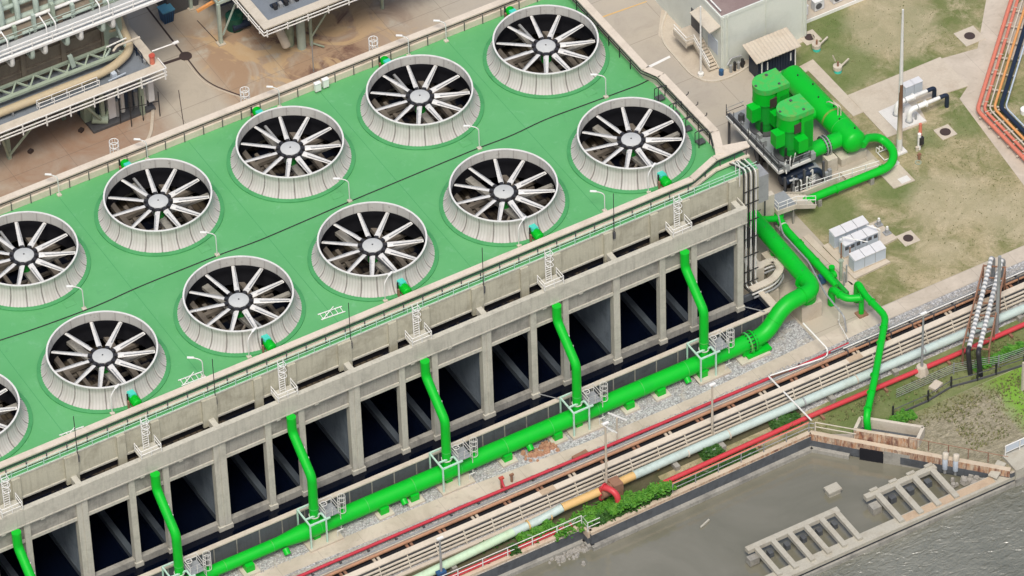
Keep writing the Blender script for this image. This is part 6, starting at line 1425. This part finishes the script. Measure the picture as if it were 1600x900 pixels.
# second platform
pb2 = T('coil_platform', 'second elevated platform with cream border at the top of the picture', 'plant platform', (46, 47, 0)); Z2 = 7.0
MB().box(40.2, 44.5, Z2 - .3, 60, 62, Z2).build('floor', 'bluepl', pb2)
b_ = MB(); b_.box(39.6, 43.8, Z2 + .1, 60, 44.8, Z2 + .25); b_.box(39.6, 44.8, Z2 + .1, 40.6, 60, Z2 + .25); b_.build('cream_border', 'cream2', pb2)
for z in (Z2 - .1, Z2 - .5): MB().path([(39.5, 60, z), (39.5, 43.7, z), (60, 43.7, z)], .09, .09).build('rail', 'white2', pb2)
for k in range(9): MB().box(39.8 + k * 2.3, 43.62, Z2 - .75, 39.92 + k * 2.3, 43.72, Z2 + .1).build('bracket', 'white2', pb2)
for k in range(6): MB().box(39.42, 44.5 + k * 2.3, Z2 - .75, 39.52, 44.62 + k * 2.3, Z2 + .1).build('bracket', 'white2', pb2)
for x, y in ((45.2, 47.0), (46.2, 46.8), (44.4, 48), (55, 48)): MB().cyl(x, y, 0, Z2 - .3, .45 if x < 46 else .18, 14).build('column', 'sage' if x != 45.2 else 'sage2', pb2)
MB().bar((46.2, 46.8, 1.0), (48.6, 45.2, Z2 - .4), .16).build('strut', 'sage', pb2); MB().bar((46.2, 46.8, .3), (47.0, 45.6, .3), .12).build('strut', 'sage', pb2)
MB().tube([(43.4, 46.8, 1.2), (43.0, 47.6, 3.2)], .45, 14, dome=.5).build('hanging_tank', 'cream2', pb2)
MB().box(41.9, 46.4, Z2 + .01, 45.4, 46.9, Z2 + .2).build('dark_rack', 'navy', pb2)
for k in range(6): MB().box(42.0 + k * .6, 46.0, Z2 + .01, 42.35 + k * .6, 46.5, Z2 + .5).build('rack_unit', 'grey' if k % 2 else 'black', pb2)
for i, (r_, z, lb) in enumerate(((1.5, Z2 + .8, 'outer ochre pipe coil on the second platform'), (1.25, Z2 + 1.8, 'upper cream ochre pipe coil on the second platform'))):
    n = 36; pts = [(44.6 + i * .9 + r_ * 1.25 * cos(2 * pi * k / n), 48.0 + i * .3 + r_ * sin(2 * pi * k / n), z) for k in range(n + 1)]
    tag(MB().tube(pts, .36, 14).build('pipe_coil', 'yellow' if not i else 'cream2'), lb, 'pipe coil')
# third frame
t3 = T('steel_portal', 'pale sage steel portal with braces over dark machinery at the top', 'steel frame', (38, 55, 0))
for x, y in ((38.6, 51.8), (38.6, 58.2), (42.5, 53.5), (42.5, 58.2)): MB().box(x - .16, y - .16, 0, x + .16, y + .16, 5.2).build('leg', 'sage2', t3); MB().box(x - .4, y - .4, -.02, x + .4, y + .4, .12).build('foot', 'slab', t3)
MB().path([(38.6, 62, 5.3), (38.6, 51.8, 5.3), (43, 51.8, 5.3)], .25, .3).build('beam', 'sage2', t3)
MB().bar((38.9, 51.8, 1.0), (40.9, 51.8, 5.2), .14).build('brace', 'sage2', t3); MB().bar((40.9, 51.8, 5.2), (42.6, 51.8, 1.5), .14).build('brace', 'sage2', t3); MB().bar((38.6, 51.9, 5.2), (38.6, 51.9, 9.5), .09).build('post', 'sage2', t3)
MB().bar((36.9, 53.2, 4.0), (40.6, 52.8, 5.2), .28).build('orange_beam', 'orange', t3); MB().box(39.2, 53.0, 3.6, 43, 60, 4.0).build('dark_deck', 'navy', t3)
t = T('green_machine', 'dark green machine standing in the shade under the steel portal', 'machine', (41, 53.5, 0)); MB().cyl(41.0, 53.3, 0, 1.6, .9, 18).build('body', 'machine', t); MB().tube([(40.4, 52.6, .6), (42.2, 52.6, .6)], .4, 14).build('motor', 'navy', t); MB().cyl(41.4, 52.9, 1.6, 2.2, .4, 12).build('cap', 'machine', t)
p = G(263, 34); t = T('waste_bin', 'blue plastic waste bin standing on the yard concrete', 'bin', (p[0], p[1], 0))
x, y = p[0], p[1] + .3
q = MB(); q.add([(x - .5, y - .5, 0), (x + .5, y - .5, 0), (x + .5, y + .5, 0), (x - .5, y + .5, 0), (x - .65, y - .62, 1.5), (x + .65, y - .62, 1.5), (x + .65, y + .62, 1.5), (x - .65, y + .62, 1.5)], [(0, 3, 2, 1), (4, 5, 6, 7), (0, 1, 5, 4), (1, 2, 6, 5), (2, 3, 7, 6), (3, 0, 4, 7)]); q.build('body', 'bluebin', t)
MB().box(x - .7, y - .66, 1.5, x + .7, y + .66, 1.62).build('lid', paint('lighter_blue_lid', (.1, .3, .42, 1), .5), t); rbm = MB()
for k in range(5): rbm.bar((x - .42 + k * .21, y - .54, .1), (x - .5 + k * .25, y - .64, 1.4), .05)
rbm.build('ribs', 'navy', t)
p = G(290, 88); tag(MB().cyl(p[0], p[1], .0, .06, .65, 22).build('drain_cover', 'iron'), 'dark round drain cover where the yard channels meet', 'drain cover')
tag(MB().box(36.0, 58.3, 0, 39.5, 62, 3.4).build('dark_tank', 'darkgrey'), 'dark tank block at the top edge above the blue bin', 'tank')
for i, (px, py, z) in enumerate(((490, 112, 0), (470, 100, 0))):
    if i == 0: p = G(px, py); t = T('yard_rod', 'thin grey rod standing on the stained yard behind the rear parapet', 'rod', (p[0], p[1], 0)); MB().bar((p[0], p[1], 0), (p[0], p[1], 4.0), .08).build('rod', 'grey', t)
p = G(55 + 0, 238); 
for i, (px, py) in enumerate(((127, 205), (48, 238))):
    p = G(px, py); tag(MB().obox(p[0], p[1], 0, .3, .5, .4, .5).build('black_block', 'iron'), ('right', 'left')[i] + ' of two small black blocks on the rust stained ground under the platform', 'block', 'small black blocks')
# weeds and small green bushes of dirt on the yard are left to the materials
for o in list(COL.objects):
    if o.type == 'MESH': o.data.update()
